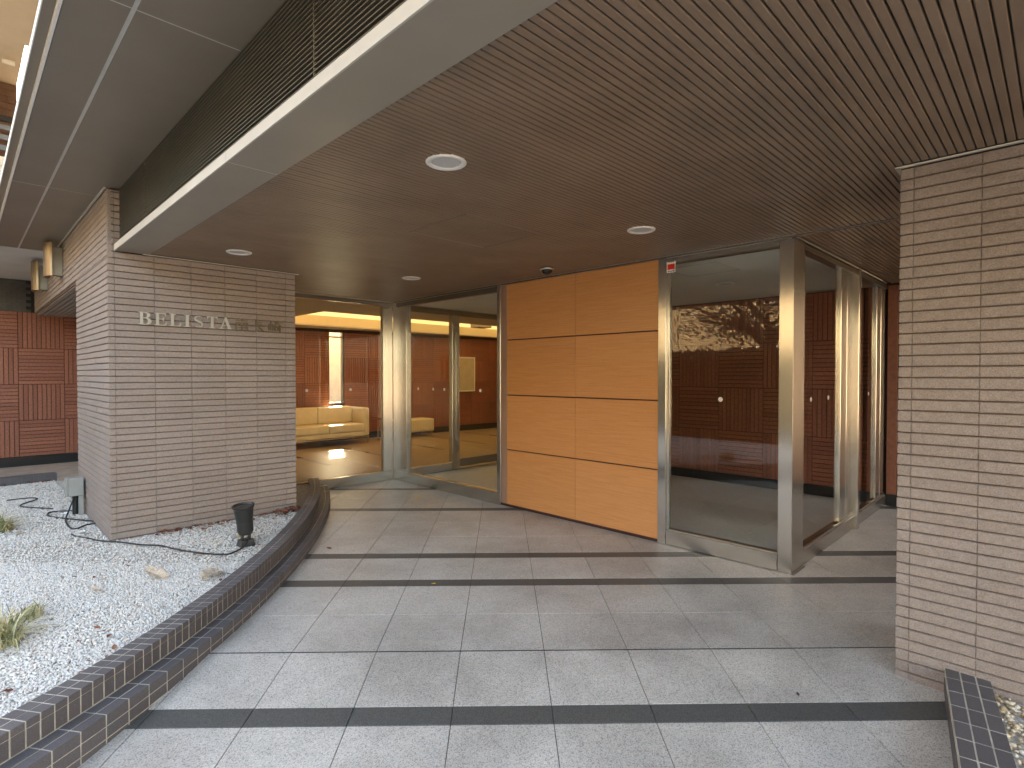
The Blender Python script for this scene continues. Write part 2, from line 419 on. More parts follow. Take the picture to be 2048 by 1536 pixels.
def brick_face(root, origin, direc, spans, z0, z1, budget, store, runs=None, nv=4):
    """face in the direction `direc` (plan unit vector); bricks stand proud toward the left of direc"""
    ang = math.atan2(direc[1], direc[0]); c, s = math.cos(ang), math.sin(ang)
    k = 0; z = z0
    while z < z1 - .01:
        sp = spans(k) if callable(spans) else spans
        top = min(z + CH, z1)
        for (a, b) in sp:
            L = b - a - .0013; m = (a + b) / 2
            P = (origin[0] + direc[0] * m, origin[1] + direc[1] * m, (z + top) / 2)
            o_ = random.uniform(-.0013, .0013); P = (P[0] + direc[1] * o_, P[1] - direc[0] * o_, P[2]); store.append((L, P, ang, (top - z) / CH, random.randrange(nv)))
        z += CH; k += 1
def emit_bricks(root, store, keep):
    """keep: indices that become single bricks; the others are joined"""
    mb = MB()
    for i, (L, P, ang, sz, v) in enumerate(store):
        me = bmesh_for(L, v)
        if i in keep:
            link('brick', me, root, P, (0, 0, ang), (1, 1, sz))
        else:
            M = Matrix.Translation(P) @ Matrix.Rotation(ang, 4, 'Z') @ Matrix.Diagonal((1, 1, sz, 1))
            mb.mesh([tuple(M @ v_.co) for v_ in me.vertices], [tuple(p.vertices) for p in me.polygons])
    if mb.v: kind(mb.part('brick_courses', BRICK, root), 'stuff')
# left pillar: face a=5.39 (toward -Y) from X .85 to 2.374, face X=.85 (toward -X) from Y 5.39 to 7.07, with the beam over the passage
PX0, PX1, PY0, PY1 = .855, 2.374, 5.395, 7.03
lp = thing('brick_pillar', 'left brick pillar carrying the raised metal building name, on the gravel bed', 'pillar', (1.6, 6.1, 0))
e = .014
MB().box(PX0 + e, PX1 - .004, PY0 + e, 6.52, -.1, 2.44).box(PX0 + e, 1.08, PY0 + e + .001, 7.03 - .001, -.1, 2.935).box(PX0 + e, 1.08, PY0 + e + .001, PY0 + .4, 2.4401, 2.9345).part('core', BGROUT, lp)
MB().box(PX0 + e + .001, 2.15, 7.0301, 11.3, 2.385, 2.9348).part('passage_beam', BGROUT, lp)
st = []
cols = [(0, .044)] + [(.044 + .275 * i, .044 + .275 * (i + 1)) for i in range(5)] + [(1.419, 1.519)]
zoff = 2.44 - CH * 46
brick_face(lp, (PX0, PY0 + .028), (1, 0), cols, zoff, 2.44, 0, st)
n_front = len(st)
brick_face(lp, (PX0, PY0 + .028), (1, 0), [(0, .044), (.044, .10)], 2.4401, 2.93, 0, st)
n_a = len(st)
def side(k):
    r = random.Random(k * 13 + 5); off = r.choice([.10, .19, .275, .33]); out = []
    y = 0; nxt = off
    while y < PY1 - PY0 - .001:
        b = min(nxt, PY1 - PY0)
        if PY1 - PY0 - b < .04: b = PY1 - PY0
        out.append((PY1 - PY0 - b, PY1 - PY0 - y)); y = b; nxt = b + r.choice([.11, .20, .275, .275, .275])
    return out
brick_face(lp, (PX0 + .028, PY1), (0, -1), side, zoff, 2.40, 0, st)
n_b = len(st)
def side2(k):
    r = random.Random(k * 17 + 3); out = []; y = 0
    Ltot = 11.2 - PY0
    while y < Ltot - .001:
        b = min(y + r.choice([.15, .275, .275, .275]), Ltot)
        if Ltot - b < .05: b = Ltot
        out.append((y, b)); y = b
    return out
brick_face(lp, (PX0 + .028, 11.2), (0, -1), side2, 2.40, 2.93, 0, st)
keep = set()
nc = len(cols)
for i in range(n_front):
    if 1 <= i % nc <= 5: keep.add(i)
sidei = [i for i in range(n_a, n_b) if st[i][0] > .19 and st[i][1][1] < 6.0 and st[i][1][2] < 2.3]
for i in sidei[:: max(1, len(sidei) // 60 + 1)][: 298 - len(keep)]: keep.add(i)
emit_bricks(lp, st, keep)
# underside courses of the passage beam
ub = MB()
for i in range(20):
    for j in range(16):
        ub.box(.885 + i * .06, .885 + i * .06 + .047, 7.04 + j * .265, 7.04 + j * .265 + .26, 2.372, 2.386)
kind(ub.part('beam_underside_bricks', BRICK, lp), 'stuff')
MB().box(1.09, 2.40, 5.372, 5.392, 2.4405, 2.4465).part('ceiling_trim', TRIM, lp)

rp = thing('brick_pillar', 'right brick pillar at the picture edge, beside the short dark kerb', 'pillar', (3.5, -.4, 0))
QX, QY = 3.222, .567
MB().box(QX + e, 3.85, -2.2, QY - e, -.25, 2.44).part('core', BGROUT, rp)
st = []
cols = [(0, .053)] + [(.053 + .2485 * i, .053 + .2485 * (i + 1)) for i in range(11)]
zr = 2.438 - CH * 49
# X-facing face runs along -Y from the corner
brick_face(rp, (QX + .028, QY), (0, -1), cols, zr, 2.438, 0, st)
n1 = len(st); nc = len(cols)
brick_face(rp, (3.84, QY - .028), (-1, 0), [(0, .25), (.25, .50), (.50, .618)], zr, 2.438, 0, st)
keep = {i for i in range(n1) if i % nc <= 5}
emit_bricks(rp, st, keep)
MB().box(QX - .022, QX - .002, -2.2, QY + .02, 2.4405, 2.4465).part('ceiling_trim', TRIM, rp)
MB().box(QX - .018, 3.85, QY + .002, QY + .02, 2.4405, 2.4463).part('ceiling_trim', TRIM, rp)

# ------------------------------------------------------------------ curved tiled kerb
ky = np.array([1.2, 1.55, 1.93, 2.08, 2.28, 2.5, 2.66, 2.9, 3.18, 3.5, 3.9, 4.34, 4.9, 5.7, 6.2, 6.42])
kx = np.array([-2.03, -1.90, -1.797, -1.768, -1.733, -1.703, -1.684, -1.668, -1.662, -1.672, -1.698, -1.742, -1.815, -1.992, -2.15, -2.215])
kp = np.polyfit(ky - 3.3, kx, 4)
yy = np.linspace(1.0, 6.86, 600); xx = np.polyval(kp, yy - 3.3)
seg = np.hypot(np.diff(xx), np.diff(yy)); sl = np.concatenate([[0], np.cumsum(seg)])
def kc(s, off, z):
    x = np.interp(s, sl, xx); y = np.interp(s, sl, yy)
    s2 = min(s + .01, sl[-1]); s1 = max(0, s2 - .02)
    tx = np.interp(s2, sl, xx) - np.interp(s1, sl, xx); ty = np.interp(s2, sl, yy) - np.interp(s1, sl, yy); L = math.hypot(tx, ty)
    nx, ny = ty / L, -tx / L                     # toward +x (the walkway)
    X, Y = W(x + nx * off, y + ny * off); return (X, Y, z)
ktot = sl[-1]
ker = thing('tiled_kerb', 'long curved two-step kerb of small dark tiles edging the white gravel', 'kerb', (*W(-1.7, 3.2), 0))
core = MB(); ns = 60
prof = [(-.116, -.12), (-.116, .1787), (-.0016, .1787), (-.0016, .0762), (.1034, .0762), (.1030, -.14)]
for i in range(ns):
    s0, s1 = ktot * i / ns, ktot * (i + 1) / ns
    for (a, z0), (b, z1) in zip(prof, prof[1:]):
        core.poly([kc(s0, a, z0), kc(s1, a, z0), kc(s1, b, z1), kc(s0, b, z1)])
core.part('mortar_bed', KGROUT, ker)
def ktile(s0, s1, o0, o1, z0, z1):
    v = [kc(s0, o0, z0), kc(s1, o0, z0), kc(s1, o1, z0), kc(s0, o1, z0), kc(s0, o0, z1), kc(s1, o0, z1), kc(s1, o1, z1), kc(s0, o1, z1)]
    return MB().mesh(v, [(0, 3, 2, 1), (4, 5, 6, 7), (0, 1, 5, 4), (1, 2, 6, 5), (2, 3, 7, 6), (3, 0, 4, 7)])
tl = []; gp = .0026
p1 = .0535; n1 = int(ktot / p1)
for i in range(n1):
    s0, s1 = i * p1 + gp, (i + 1) * p1 - gp; j = lambda: random.uniform(-.0008, .0008)
    tl.append((s0, ktile(s0, s1, -.117, -.0605, .150, .180 + j())))
    tl.append((s0, ktile(s0, s1, -.0565, 0, .1505, .180 + j())))
    tl.append((s0, ktile(s0, s1, -.02, .0 + j() - .0005, .080, .1490)))
p2 = .108; n2 = int(ktot / p2)
for i in range(n2):
    s0, s1 = i * p2 + gp, (i + 1) * p2 - gp; j = lambda: random.uniform(-.0008, .0008)
    tl.append((s0, ktile(s0, s1, .0018, .0515, .055, .0775 + j())))
    tl.append((s0, ktile(s0, s1, .0555, .105, .030, .0775 + j())))
    tl.append((s0, ktile(s0, s1, .08, .1045 + j(), -.02 + 0, .0262)))
    tl.append((s0, ktile(s0, s1, .08, .1042 + j(), -.09, -.0245)))
tl.sort(key=lambda q: abs(q[0] - 1.9))
rest = MB()
for i, (s0, mb) in enumerate(tl):
    if i < 296: mb.part('kerb_tile', KTILE, ker, .0012)
    else: rest.mesh(mb.v, mb.f)
kind(rest.part('far_kerb_tiles', KTILE, ker), 'stuff')

# right kerb: three tiles wide
rk = thing('tiled_kerb', 'short straight kerb three dark tiles wide, running from the right pillar', 'kerb', (*W(1.8, 2.2), 0))
kd = Vector((-.574, -.819)); kn = Vector((.819, -.574))
k0 = Vector((1.990, 2.512))
def rkp(s, n, z): q = k0 + kd * s + kn * n; return (*W(q.x, q.y), z)
def rbox(mb, s0, s1, n0, n1, z0, z1):
    v = [rkp(s0, n0, z0), rkp(s1, n0, z0), rkp(s1, n1, z0), rkp(s0, n1, z0), rkp(s0, n0, z1), rkp(s1, n0, z1), rkp(s1, n1, z1), rkp(s0, n1, z1)]
    return mb.mesh(v, [(0, 3, 2, 1), (4, 5, 6, 7), (0, 1, 5, 4), (1, 2, 6, 5), (2, 3, 7, 6), (3, 0, 4, 7)])
rbox(MB(), -.05, 2.4, .0012, .161, -.3, .0888).part('mortar_bed', KGROUT, rk)
ks = [-.07, .055] + [.055 + .1255 * i for i in range(1, 18)]
for i in range(len(ks) - 1):
    for j in range(3):
        rbox(MB(), ks[i] + .0026, ks[i + 1] - .0026, j * .0545 + .0026, (j + 1) * .0545 - .0026, .05, .09 + random.uniform(-.0007, .0007)).part('kerb_tile', KTILE, rk, .0012)
    rbox(MB(), ks[i] + .002, ks[i + 1] - .002, -.001, .02, -.02, .047).part('kerb_tile', KTILE, rk)
    rbox(MB(), ks[i] + .002, ks[i + 1] - .002, -.0005, .02, -.16, -.024).part('kerb_tile', KTILE, rk)
# back kerb of the gravel bed
bk = thing('tiled_kerb', 'low dark tiled kerb at the back of the gravel, before the passage', 'kerb', (0, 9, 0))
MB().box(-2.5, .88, 9.005, 9.115, -.1, .205).part('mortar_bed', plain('dark_joint', (.13, .12, .115), .9), bk)
for i in range(31):
    x0 = -2.48 + i * .108
    for j in range(2):
        MB().box(x0 + .0025, x0 + .1055, 9.0, 9.02, .1 - j * .102 + .003, .1 - j * .102 + .099).part('kerb_tile', KTILE, bk)
    MB().box(x0 + .0025, x0 + .1055, 9.0, 9.06, .203, .212).part('kerb_tile', KTILE, bk)
    MB().box(x0 + .0025, x0 + .1055, 9.064, 9.12, .203, .212).part('kerb_tile', KTILE, bk)

# ------------------------------------------------------------------ slatted entrance ceiling
cl = kind(MB().box(1.14, 4.24, -2.2, 6.56, 2.470, 2.486).box(4.2405, 7.30, -2.2, 1.395, 2.4705, 2.4865).part('slatted_ceiling', SLATBACK), 'structure')
SP = .0332
sm = MB().box(-.5, .5, -.0140, .0140, 2.45, 2.4695).data('slat', SLAT, .0026)
y = -1.99
while y < 6.55:
    x0, x1 = 1.142, 4.238
    if y > 5.38: x0 = 2.382
    if y < .575: x1 = 3.198
    link('slat', sm, cl, ((x0 + x1) / 2, y, random.uniform(-.0008, .0008)), (0, 0, 0), (x1 - x0, 1, 1))
    if .60 < y < 1.36: link('slat', sm, cl, ((4.262 + 7.24) / 2, y, 0), (0, 0, 0), (7.24 - 4.262, 1, 1))
    y += SP
MB().box(4.238, 4.2535, .60, 6.50, 2.437, 2.449).part('edge_trim', STEEL, cl)
MB().box(4.2540, 7.26, 1.386, 1.398, 2.437, 2.4492).part('edge_trim', STEEL, cl)
hx0, hx1, hy0, hy1 = 2.243, 2.933, 2.630, 3.237
hm = thing('access_hatch', 'square access hatch let into the slatted entrance ceiling', 'hatch', ((hx0 + hx1) / 2, (hy0 + hy1) / 2, 2.45))
for b in ((hx0, hx0 + .007, hy0, hy1), (hx1 - .007, hx1, hy0, hy1), (hx0 + .007, hx1 - .007, hy0, hy0 + .004), (hx0 + .007, hx1 - .007, hy1 - .004, hy1)):
    MB().box(*b, 2.4465, 2.4495).part('hatch_frame', SOFFIT, hm)

JSTRIP = plain('soffit_joint_strip', (.52, .51, .48), .4)
# canopy: fascia, louvre, soffit
cp = thing('canopy', 'dark metal canopy over the entrance with black louvres and a lower edge coloured paler as if lit', 'canopy', (.9, 3, 2.45))
for (ya, yb) in ((-2.2, 2.777), (2.781, 5.392)):
    MB().box(.9055, 1.139, ya, yb, 2.4445, 2.456).part('underside_panel', FASCIA, cp)
    MB().box(.897, .9045, ya, yb, 2.4430, 2.4925).part('edge_strip', FASCIA_LIT, cp)
MB().box(.9055, 1.138, 2.7772, 2.7808, 2.4440, 2.4555).part('joint_strip', JSTRIP, cp)
MB().box(.898, 1.139, -2.2, 5.392, 2.457, 2.4915).part('fascia_core', SLATBACK, cp)
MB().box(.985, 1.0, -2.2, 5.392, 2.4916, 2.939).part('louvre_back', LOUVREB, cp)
nl = 23
for i in range(nl):
    z = 2.503 + i * (2.932 - 2.503) / (nl - 1)
    mb = MB()
    v = [(.934, -2.2, z - .004), (.934, 5.392, z - .004), (.952, 5.392, z - .001), (.952, -2.2, z - .001), (.934, -2.2, z - .0002), (.934, 5.392, z - .0002), (.952, 5.392, z + .0028), (.952, -2.2, z + .0028)]
    mb.mesh(v, [(0, 3, 2, 1), (4, 5, 6, 7), (0, 1, 5, 4), (1, 2, 6, 5), (2, 3, 7, 6), (3, 0, 4, 7)]).part('louvre_blade', LOUVRE, cp)
for yj in (1.95, 4.55):
    kind_ = MB()
    for i in range(nl - 1):
        z = 2.5075 + i * (2.932 - 2.503) / (nl - 1); kind_.box(.9335, .945, yj, yj + .006, z - .003, z + .008)
    kind(kind_.part('louvre_clips', LOUVRE, cp), 'stuff')
ys = [-2.2, -.33, 2.70, 5.73, 8.72]
for i in range(4):
    for (xa, xb) in ((.318, .519), (.537, .984 if i < 3 else .853)):
        xb2 = xb
        if i == 2 and xb > .6:
            MB().box(xa, xb, ys[i] + .004, 5.392, 2.94, 2.952).part('soffit_panel', SOFFIT, cp)
            MB().box(xa, .853, 5.3925, ys[i + 1] - .004, 2.9402, 2.952).part('soffit_panel', SOFFIT, cp); continue
        MB().box(xa, xb2, ys[i] + .0045, ys[i + 1] - .0045, 2.94, 2.952).part('soffit_panel', SOFFIT, cp)
MB().box(.3205, .984, -2.2, 8.72, 2.9525, 2.975).part('soffit_deck', FASCIA, cp)
MB().box(.5195, .5365, -2.2, 8.72, 2.943, 2.952).part('joint_strip', JSTRIP, cp)
for yj in ys[1:]:
    MB().box(.318, .519, yj - .0038, yj + .0038, 2.9404, 2.952).part('joint_strip', JSTRIP, cp)
    MB().box(.537, .984 if yj < 5 else .852, yj - .0038, yj + .0038, 2.9405, 2.952).part('joint_strip', JSTRIP, cp)
MB().box(.302, .3135, -2.2, 8.73, 2.932, 2.99).part('edge_flange', WHITE, cp)
MB().box(.2615, .3015, -2.2, 8.73, 2.960, 2.985).part('drip_channel', SOFFIT, cp)
MB().box(.2565, .261, -2.2, 8.73, 2.950, 2.99).part('edge_flange', WHITE, cp)
# pale trim on top of the side wall of the left pillar
MB().box(.838, .852, 5.40, 8.715, 2.931, 2.9395).part('wall_trim', TRIM, cp)
# shaded ceiling over the passage
o = MB().box(-1.2, .852, 8.74, 11.75, 2.955, 3.0).part('passage_ceiling', CEILD); kind(o, 'structure')

# ------------------------------------------------------------------ downlights
def downlight(x, y, z, label, group):
    t = thing('downlight', label, 'ceiling light', (x, y, z), group)
    MB().lathe([(.066, .004), (.070, -.004), (.090, -.008), (.096, -.003), (.096, .004)], (x, y, z), 36).part('rim', WHITE, t, smooth=True)
    MB().lathe([(.0, -.001), (.066, -.001), (.066, .003)], (x, y, z), 32).part('diffuser', DIFF, t)
    return t
dl = downlight(2.068 * 0 + 1.636, 2.068, 2.45, 'large near round white downlight in the slatted ceiling beside the fascia', 'round downlights in the slatted ceiling')
for X, Y, lab in ((1.634, 4.768, 'round white downlight above the name sign on the left brick pillar'), (3.324, 4.781, 'small far round downlight in front of the lobby glass doors'), (3.345, 2.074, 'round white downlight in front of the large orange wood panels')):
    copy_tree(dl, (X, Y, 2.45), lab)
t = thing('dome_camera', 'small dark dome fixture on the ceiling before the wood panels', 'security camera', (3.90, 3.425, 2.45))
MB().lathe([(.0, 0), (.060, 0), (.068, -.008), (.066, -.020), (.052, -.026)], (3.90, 3.425, 2.4495), 28).part('base_ring', STEEL, t, smooth=True)
MB().lathe([(.052, -.024), (.048, -.042), (.034, -.058), (.014, -.066), (.0, -.067)], (3.90, 3.425, 2.4495), 24).part('dome', plain('smoked_dome', (.02, .018, .016), .08), t, smooth=True)

# ------------------------------------------------------------------ wood panel wall
pw = thing('panel_wall', 'orange wood panel wall of eight veneer panels between the two glass fronts', 'wall', (4.3, 3.4, 0))
MB().box(4.275, 4.42, 2.466, 4.412, .0, 2.436).part('backing', JOINTW, pw)
for (ya, yb) in ((2.470, 3.3705), (3.3735, 4.322)):
    for (za, zb) in ((.032, .625), (.637, 1.223), (1.235, 1.824), (1.836, 2.434)):
        MB().box(4.258, 4.285, ya, yb, za, zb).part('veneer_panel', VENEER, pw, .0015)
MB().box(4.2585, 4.286, 4.325, 4.412, .032, 2.434).part('edge_panel', plain('pinkish_jamb_laminate', (.36, .22, .16), .35, .2), pw, .0015)
MB().box(4.2695, 4.275, 2.47, 4.41, .004, .028).part('plinth', JOINTW, pw)

# ------------------------------------------------------------------ glazing
def disc(mb, x, y, z, axis, r=.019):
    prof = [(0, 0), (r, 0), (r, .0012), (0, .0012)]
    M = Matrix.Rotation(math.pi / 2, 4, 'Y') if axis == 'X' else Matrix.Rotation(math.pi / 2, 4, 'X')
    return mb.lathe([(r, -.001), (r, .001)], (x, y, z), 18, mat=M)
SB = .0025
# front glass of the box
fg = thing('glass_screen', 'tall fixed glass screen right of the wood panels, with red sticker', 'glass wall', (4.27, 1.95, 0))
MB().box(4.250, 4.33, 1.4815, 2.388, .004, .128).part('bottom_rail', STEEL, fg, SB)
MB().box(4.268, 4.312, 1.4815, 2.388, .1285, .140).part('glazing_bead', STEEL_D, fg)
MB().box(4.262, 4.32, 1.4815, 2.388, 2.386, 2.434).part('head_rail', STEEL_D, fg)
MB().box(4.255, 4.262, 1.4815, 2.388, 2.405, 2.4345).part('head_trim', STEEL, fg)
MB().box(4.246, 4.34, 2.390, 2.4645, .002, 2.4355).part('post', STEEL, fg, SB)
MB().box(4.262, 4.30, 2.366, 2.3895, .1285, 2.3855).part('post', STEEL, fg, SB)
MB().box(4.285, 4.295, 1.482, 2.3655, .1405, 2.3855).part('glass_pane', GLASS, fg)
disc(MB(), 4.2835, 1.929, 1.255, 'X').part('sticker', WHITE, fg)
stc = thing('security_sticker', 'small white and red sticker at the top of the steel post', 'sticker', (4.244, 2.36, 2.36))
MB().box(4.2590, 4.2612, 2.312, 2.392, 2.312, 2.418).part('sticker_card', WHITE, stc)
MB().box(4.2582, 4.2589, 2.319, 2.385, 2.338, 2.384).part('red_field', REDP, stc)
gl = MB()
for k, (yy0, ww) in enumerate(((.006, .009), (.018, .006), (.027, .009), (.039, .004), (.046, .008), (.057, .009))):
    gl.box(4.2582, 4.2589, 2.319 + yy0, 2.319 + yy0 + ww, 2.397 + (k % 2) * .002, 2.409 - (k % 3) * .002)
for k, (yy0, ww) in enumerate(((.004, .012), (.02, .005), (.028, .012), (.043, .006), (.052, .010))):
    gl.box(4.2582, 4.2589, 2.319 + yy0, 2.319 + yy0 + ww, 2.319 + (k % 2) * .002, 2.330 - (k % 3) * .002)
kind(gl.part('print', INK, stc), 'stuff')
# corner post
cpst = thing('corner_post', 'thick brushed steel corner post of the glass box', 'post', (4.38, 1.43, 0))
MB().box(4.256, 4.50, 1.380, 1.480, 0, 2.436).part('post_cover', STEEL, cpst, .003)
MB().box(4.2575, 4.51, 1.366, 1.3795, 0, .006).part('base_plate', STEEL_D, cpst)
# right side glass
rg = thing('glass_screen', 'side glass screen with two bays facing the narrow passage on the right', 'glass wall', (5.9, 1.4, 0))
for (xa, xb) in ((4.502, 5.928), (6.002, 7.255)):
    MB().box(xa, xb, 1.382, 1.47, .004, .118).part('bottom_rail', STEEL, rg, SB)
    MB().box(xa, xb, 1.392, 1.402, .1185, .134).part('glazing_bead', STEEL, rg)
    MB().box(xa, xb, 1.388, 1.46, 2.395, 2.434).part('head_rail', STEEL_D, rg)
    MB().box(xa, xb, 1.3835, 1.3875, 2.405, 2.4165).part('head_trim', BRONZE, rg)
for (xa, xb) in ((5.56, 5.735), (5.752, 5.927), (6.88, 7.055), (7.072, 7.25)):
    MB().box(xa, xb, 1.405, 1.455, .1345, 2.3945).part('stile', STEEL, rg, SB)
MB().box(5.9285, 6.0015, 1.350, 1.47, 0, 2.4355).part('post', STEEL, rg, SB)
for (xa, xb) in ((4.502, 5.559), (6.002, 6.879)):
    MB().box(xa, xb, 1.425, 1.435, .119, 2.3945).part('glass_pane', GLASS, rg)
for X in (4.806, 5.264, 6.207, 6.646): disc(MB(), X, 1.4235, 1.255, 'Y').part('sticker', WHITE, rg)
# entrance glass (left of the wood panels), plane X=4.256
eg = thing('glass_screen', 'entrance glass screen left of the wood panels, showing the inner door behind', 'glass wall', (4.27, 5.4, 0))
MB().box(4.250, 4.33, 4.4715, 6.475, .004, .135).part('bottom_rail', STEEL, eg, SB)
MB().box(4.262, 4.32, 4.4715, 6.475, 2.375, 2.434).part('head_rail', STEEL_D, eg)
MB().box(4.246, 4.34, 4.4155, 4.4705, .002, 2.4355).part('post', STEEL, eg, SB)
MB().box(4.250, 4.33, 6.235, 6.475, .1355, 2.3745).part('stile', STEEL, eg, SB)
MB().box(4.285, 4.295, 4.471, 6.2345, .1355, 2.3745).part('glass_pane', GLASS, eg)
for Y in (6.011, 5.686, 5.46, 4.788): disc(MB(), 4.2835, Y, 1.268, 'X').part('sticker', WHITE, eg)
MB().box(4.252, 4.345, 6.4765, 6.555, .0, 2.4352).part('corner_post', STEEL, eg, SB)
# lobby glass, plane Y=6.56
lg = thing('glass_screen', 'lobby glass screen beside the left brick pillar, sofa behind it', 'glass wall', (3.3, 6.57, 0))
MB().box(2.30, 4.25, 6.556, 6.63, .004, .130).part('bottom_rail', STEEL, lg, SB)
MB().box(2.30, 4.25, 6.556, 6.63, 2.388, 2.436).part('head_rail', STEEL, lg, SB)
MB().box(4.10, 4.25, 6.562, 6.63, .1305, 2.3875).part('stile', STEEL, lg, SB)
MB().box(2.30, 4.0995, 6.585, 6.595, .1305, 2.3875).part('glass_pane', GLASS, lg)
for X in (3.032, 3.623): disc(MB(), X, 6.5835, 1.258, 'Y').part('sticker', WHITE, lg)
# inner door wall Y=6.56 continuing inside
ig = thing('inner_glass_door', 'inner glass door wall inside the vestibule, seen through the entrance glass', 'door', (5.9, 6.57, 0))
MB().box(4.35, 5.295, 6.556, 6.63, .007, .118).part('bottom_rail', STEEL, ig, SB)
MB().box(5.44, 7.26, 6.565, 6.62, .04, .158).part('bottom_rail', STEEL_D, ig, SB)
MB().box(4.35, 7.26, 6.556, 6.63, 2.352, 2.43).part('head_rail', BRONZE, ig, SB)
MB().box(5.297, 5.362, 6.55, 6.64, .007, 2.3515).part('stile', STEEL, ig, SB)
MB().box(5.366, 5.438, 6.553, 6.64, .007, 2.3515).part('stile', STEEL, ig, SB)
MB().box(4.351, 5.296, 6.585, 6.595, .1185, 2.3515).part('glass_pane', GLASS, ig)
MB().box(5.4385, 7.26, 6.585, 6.595, .1585, 2.3515).part('glass_pane', GLASS, ig)

# ------------------------------------------------------------------ redwood panel walls
def slat_wall(root, P, uvec, nvec, u0, u1, z0, nrow, pw_=.58, ph=.575, ns=11, phase=0, nslat=0, budget=300, skip=None, prox=None):
    """panels of slats turned alternately; P origin, uvec along the wall, nvec toward the viewer"""
    ang = math.atan2(uvec[1], uvec[0]); cells = []
    nu = math.ceil((u1 - u0) / pw_ - 1e-6)
    for r in range(nrow):
        for c in range(nu):
            ua, ub = u0 + c * pw_, min(u1, u0 + (c + 1) * pw_)
            if ub - ua < .05: continue
            cells.append((r, c, ua, ub, z0 + r * ph, z0 + (r + 1) * ph))
    if prox: cells.sort(key=prox)
    used = 0
    def pt(u, d_, z): return (P[0] + uvec[0] * u + nvec[0] * d_, P[1] + uvec[1] * u + nvec[1] * d_, z)
    for (r, c, ua, ub, za, zb) in cells:
        if skip and skip(ua, ub, za, zb): continue
        bs = []
        g_ = .0075
        if (r + c + phase) % 2 == 0:            # horizontal slats
            h = ph / ns
            for k in range(ns): bs.append((ua + .004, ub - .004, za + k * h + g_ / 2, za + (k + 1) * h - g_ / 2))
        else:
            h = pw_ / ns
            for k in range(ns):
                a, b = ua + k * h + g_ / 2, ua + (k + 1) * h - g_ / 2
                if b > ub: break
                bs.append((a, b, za + .004, zb - .004))
        # backing panel
        mb = MB()
        def bx(m_, a, b, c_, d_, n0, n1):
            v = [pt(a, n0, c_), pt(b, n0, c_), pt(b, n0, d_), pt(a, n0, d_), pt(a, n1, c_), pt(b, n1, c_), pt(b, n1, d_), pt(a, n1, d_)]
            m_.mesh(v, [(0, 1, 2, 3), (4, 7, 6, 5), (0, 4, 5, 1), (1, 5, 6, 2), (2, 6, 7, 3), (3, 7, 4, 0)])
        bx(mb, ua + .0005, ub - .0005, za + .0005, zb - .0005, -.02, 0)
        pan = mb.part('wood_panel', REDB, root)
        if used + len(bs) <= budget:
            for q in bs:
                key = ('s', round(q[1] - q[0], 4), round(q[3] - q[2], 4))
                if key not in TM:
                    L, Hh = q[1] - q[0], q[3] - q[2]
                    TM[key] = MB().box(-L / 2, L / 2, -.013, -.0005, -Hh / 2, Hh / 2).data('wood_slat', REDW, .0015)
                sgn = uvec[0] * -nvec[1] + uvec[1] * nvec[0]
                rot = ang if (math.cos(ang) * -nvec[1] - -math.sin(ang) * nvec[0]) > 0 else ang + math.pi
                link('wood_slat', TM[key], pan, pt((q[0] + q[1]) / 2, 0, (q[2] + q[3]) / 2), (0, 0, rot))
            used += len(bs)
        else:
            m2 = MB()
            for q in bs: bx(m2, q[0], q[1], q[2], q[3], .0005, .013)
            kind(m2.part('wood_slats', REDW, pan), 'stuff')
# box back wall and passage: plane X=7.27, facing -X
bw = thing('wood_slat_wall', 'redwood slat wall behind the glass box and at the end of the passage', 'wall', (7.3, 3, 0))
MB().box(7.295, 7.45, -3.0, 6.6, 0, 2.5).part('core', REDB, bw)
MB().box(7.262, 7.293, -3.0, 1.38, .0, .13).part('skirting', BLACK, bw); MB().box(7.262, 7.293, 1.40, 6.5, .007, .13).part('skirting', BLACK, bw)
slat_wall(bw, (7.275, 0), (0, 1), (-1, 0), .235 + 1.32, 6.49, .132, 4, .58, .5745, 11, 0, 0, 286, prox=lambda q: abs(q[2] - 2.4))
slat_wall(bw, (7.275, 0), (0, 1), (-1, 0), -2.4, 1.24, .132, 4, .58, .5745, 11, 1, 0, 0)
for (ya, yb) in ((1.285, 1.378), (1.46, 1.553)): MB().box(7.255, 7.294, ya, yb, .133, 2.432).part('frame_board', REDF, bw, .002)
# left far wall, plane Y ~11.68 facing -Y (passage)
lw = thing('wood_slat_wall', 'redwood slat wall at the far left, in the passage behind the pillar', 'wall', (.6, 11.7, 0))
MB().box(-3.2, 2.2, 11.70, 11.9, 0, 2.44).part('core', REDB, lw)
MB().box(-3.2, 2.2, 11.655, 11.699, .005, .150).part('skirting', BLACK, lw)
slat_wall(lw, (0, 11.68), (1, 0), (0, -1), .685 - .567 * 5, 2.2, .153, 4, .567, .573, 10, 1, 0, 290, prox=lambda q: abs(q[2] - .8))
# dark tiled wall above it
tw = thing('tiled_wall', 'black tiled wall strip above the far left redwood wall', 'wall', (.6, 11.75, 2.44))
MB().box(-3.2, 2.2, 11.71, 11.9, 2.4405, 2.96).part('core', plain('tile_joint', (.02, .02, .02), .9), tw)
for j in range(10):
    for i in range(18):
        x0 = -1.2 + i * .114 - .057 * (j % 2)
        MB().box(x0, x0 + .110, 11.70, 11.7095, 2.444 + j * .0505, 2.444 + j * .0505 + .047).part('wall_tile', DKTILE, tw)
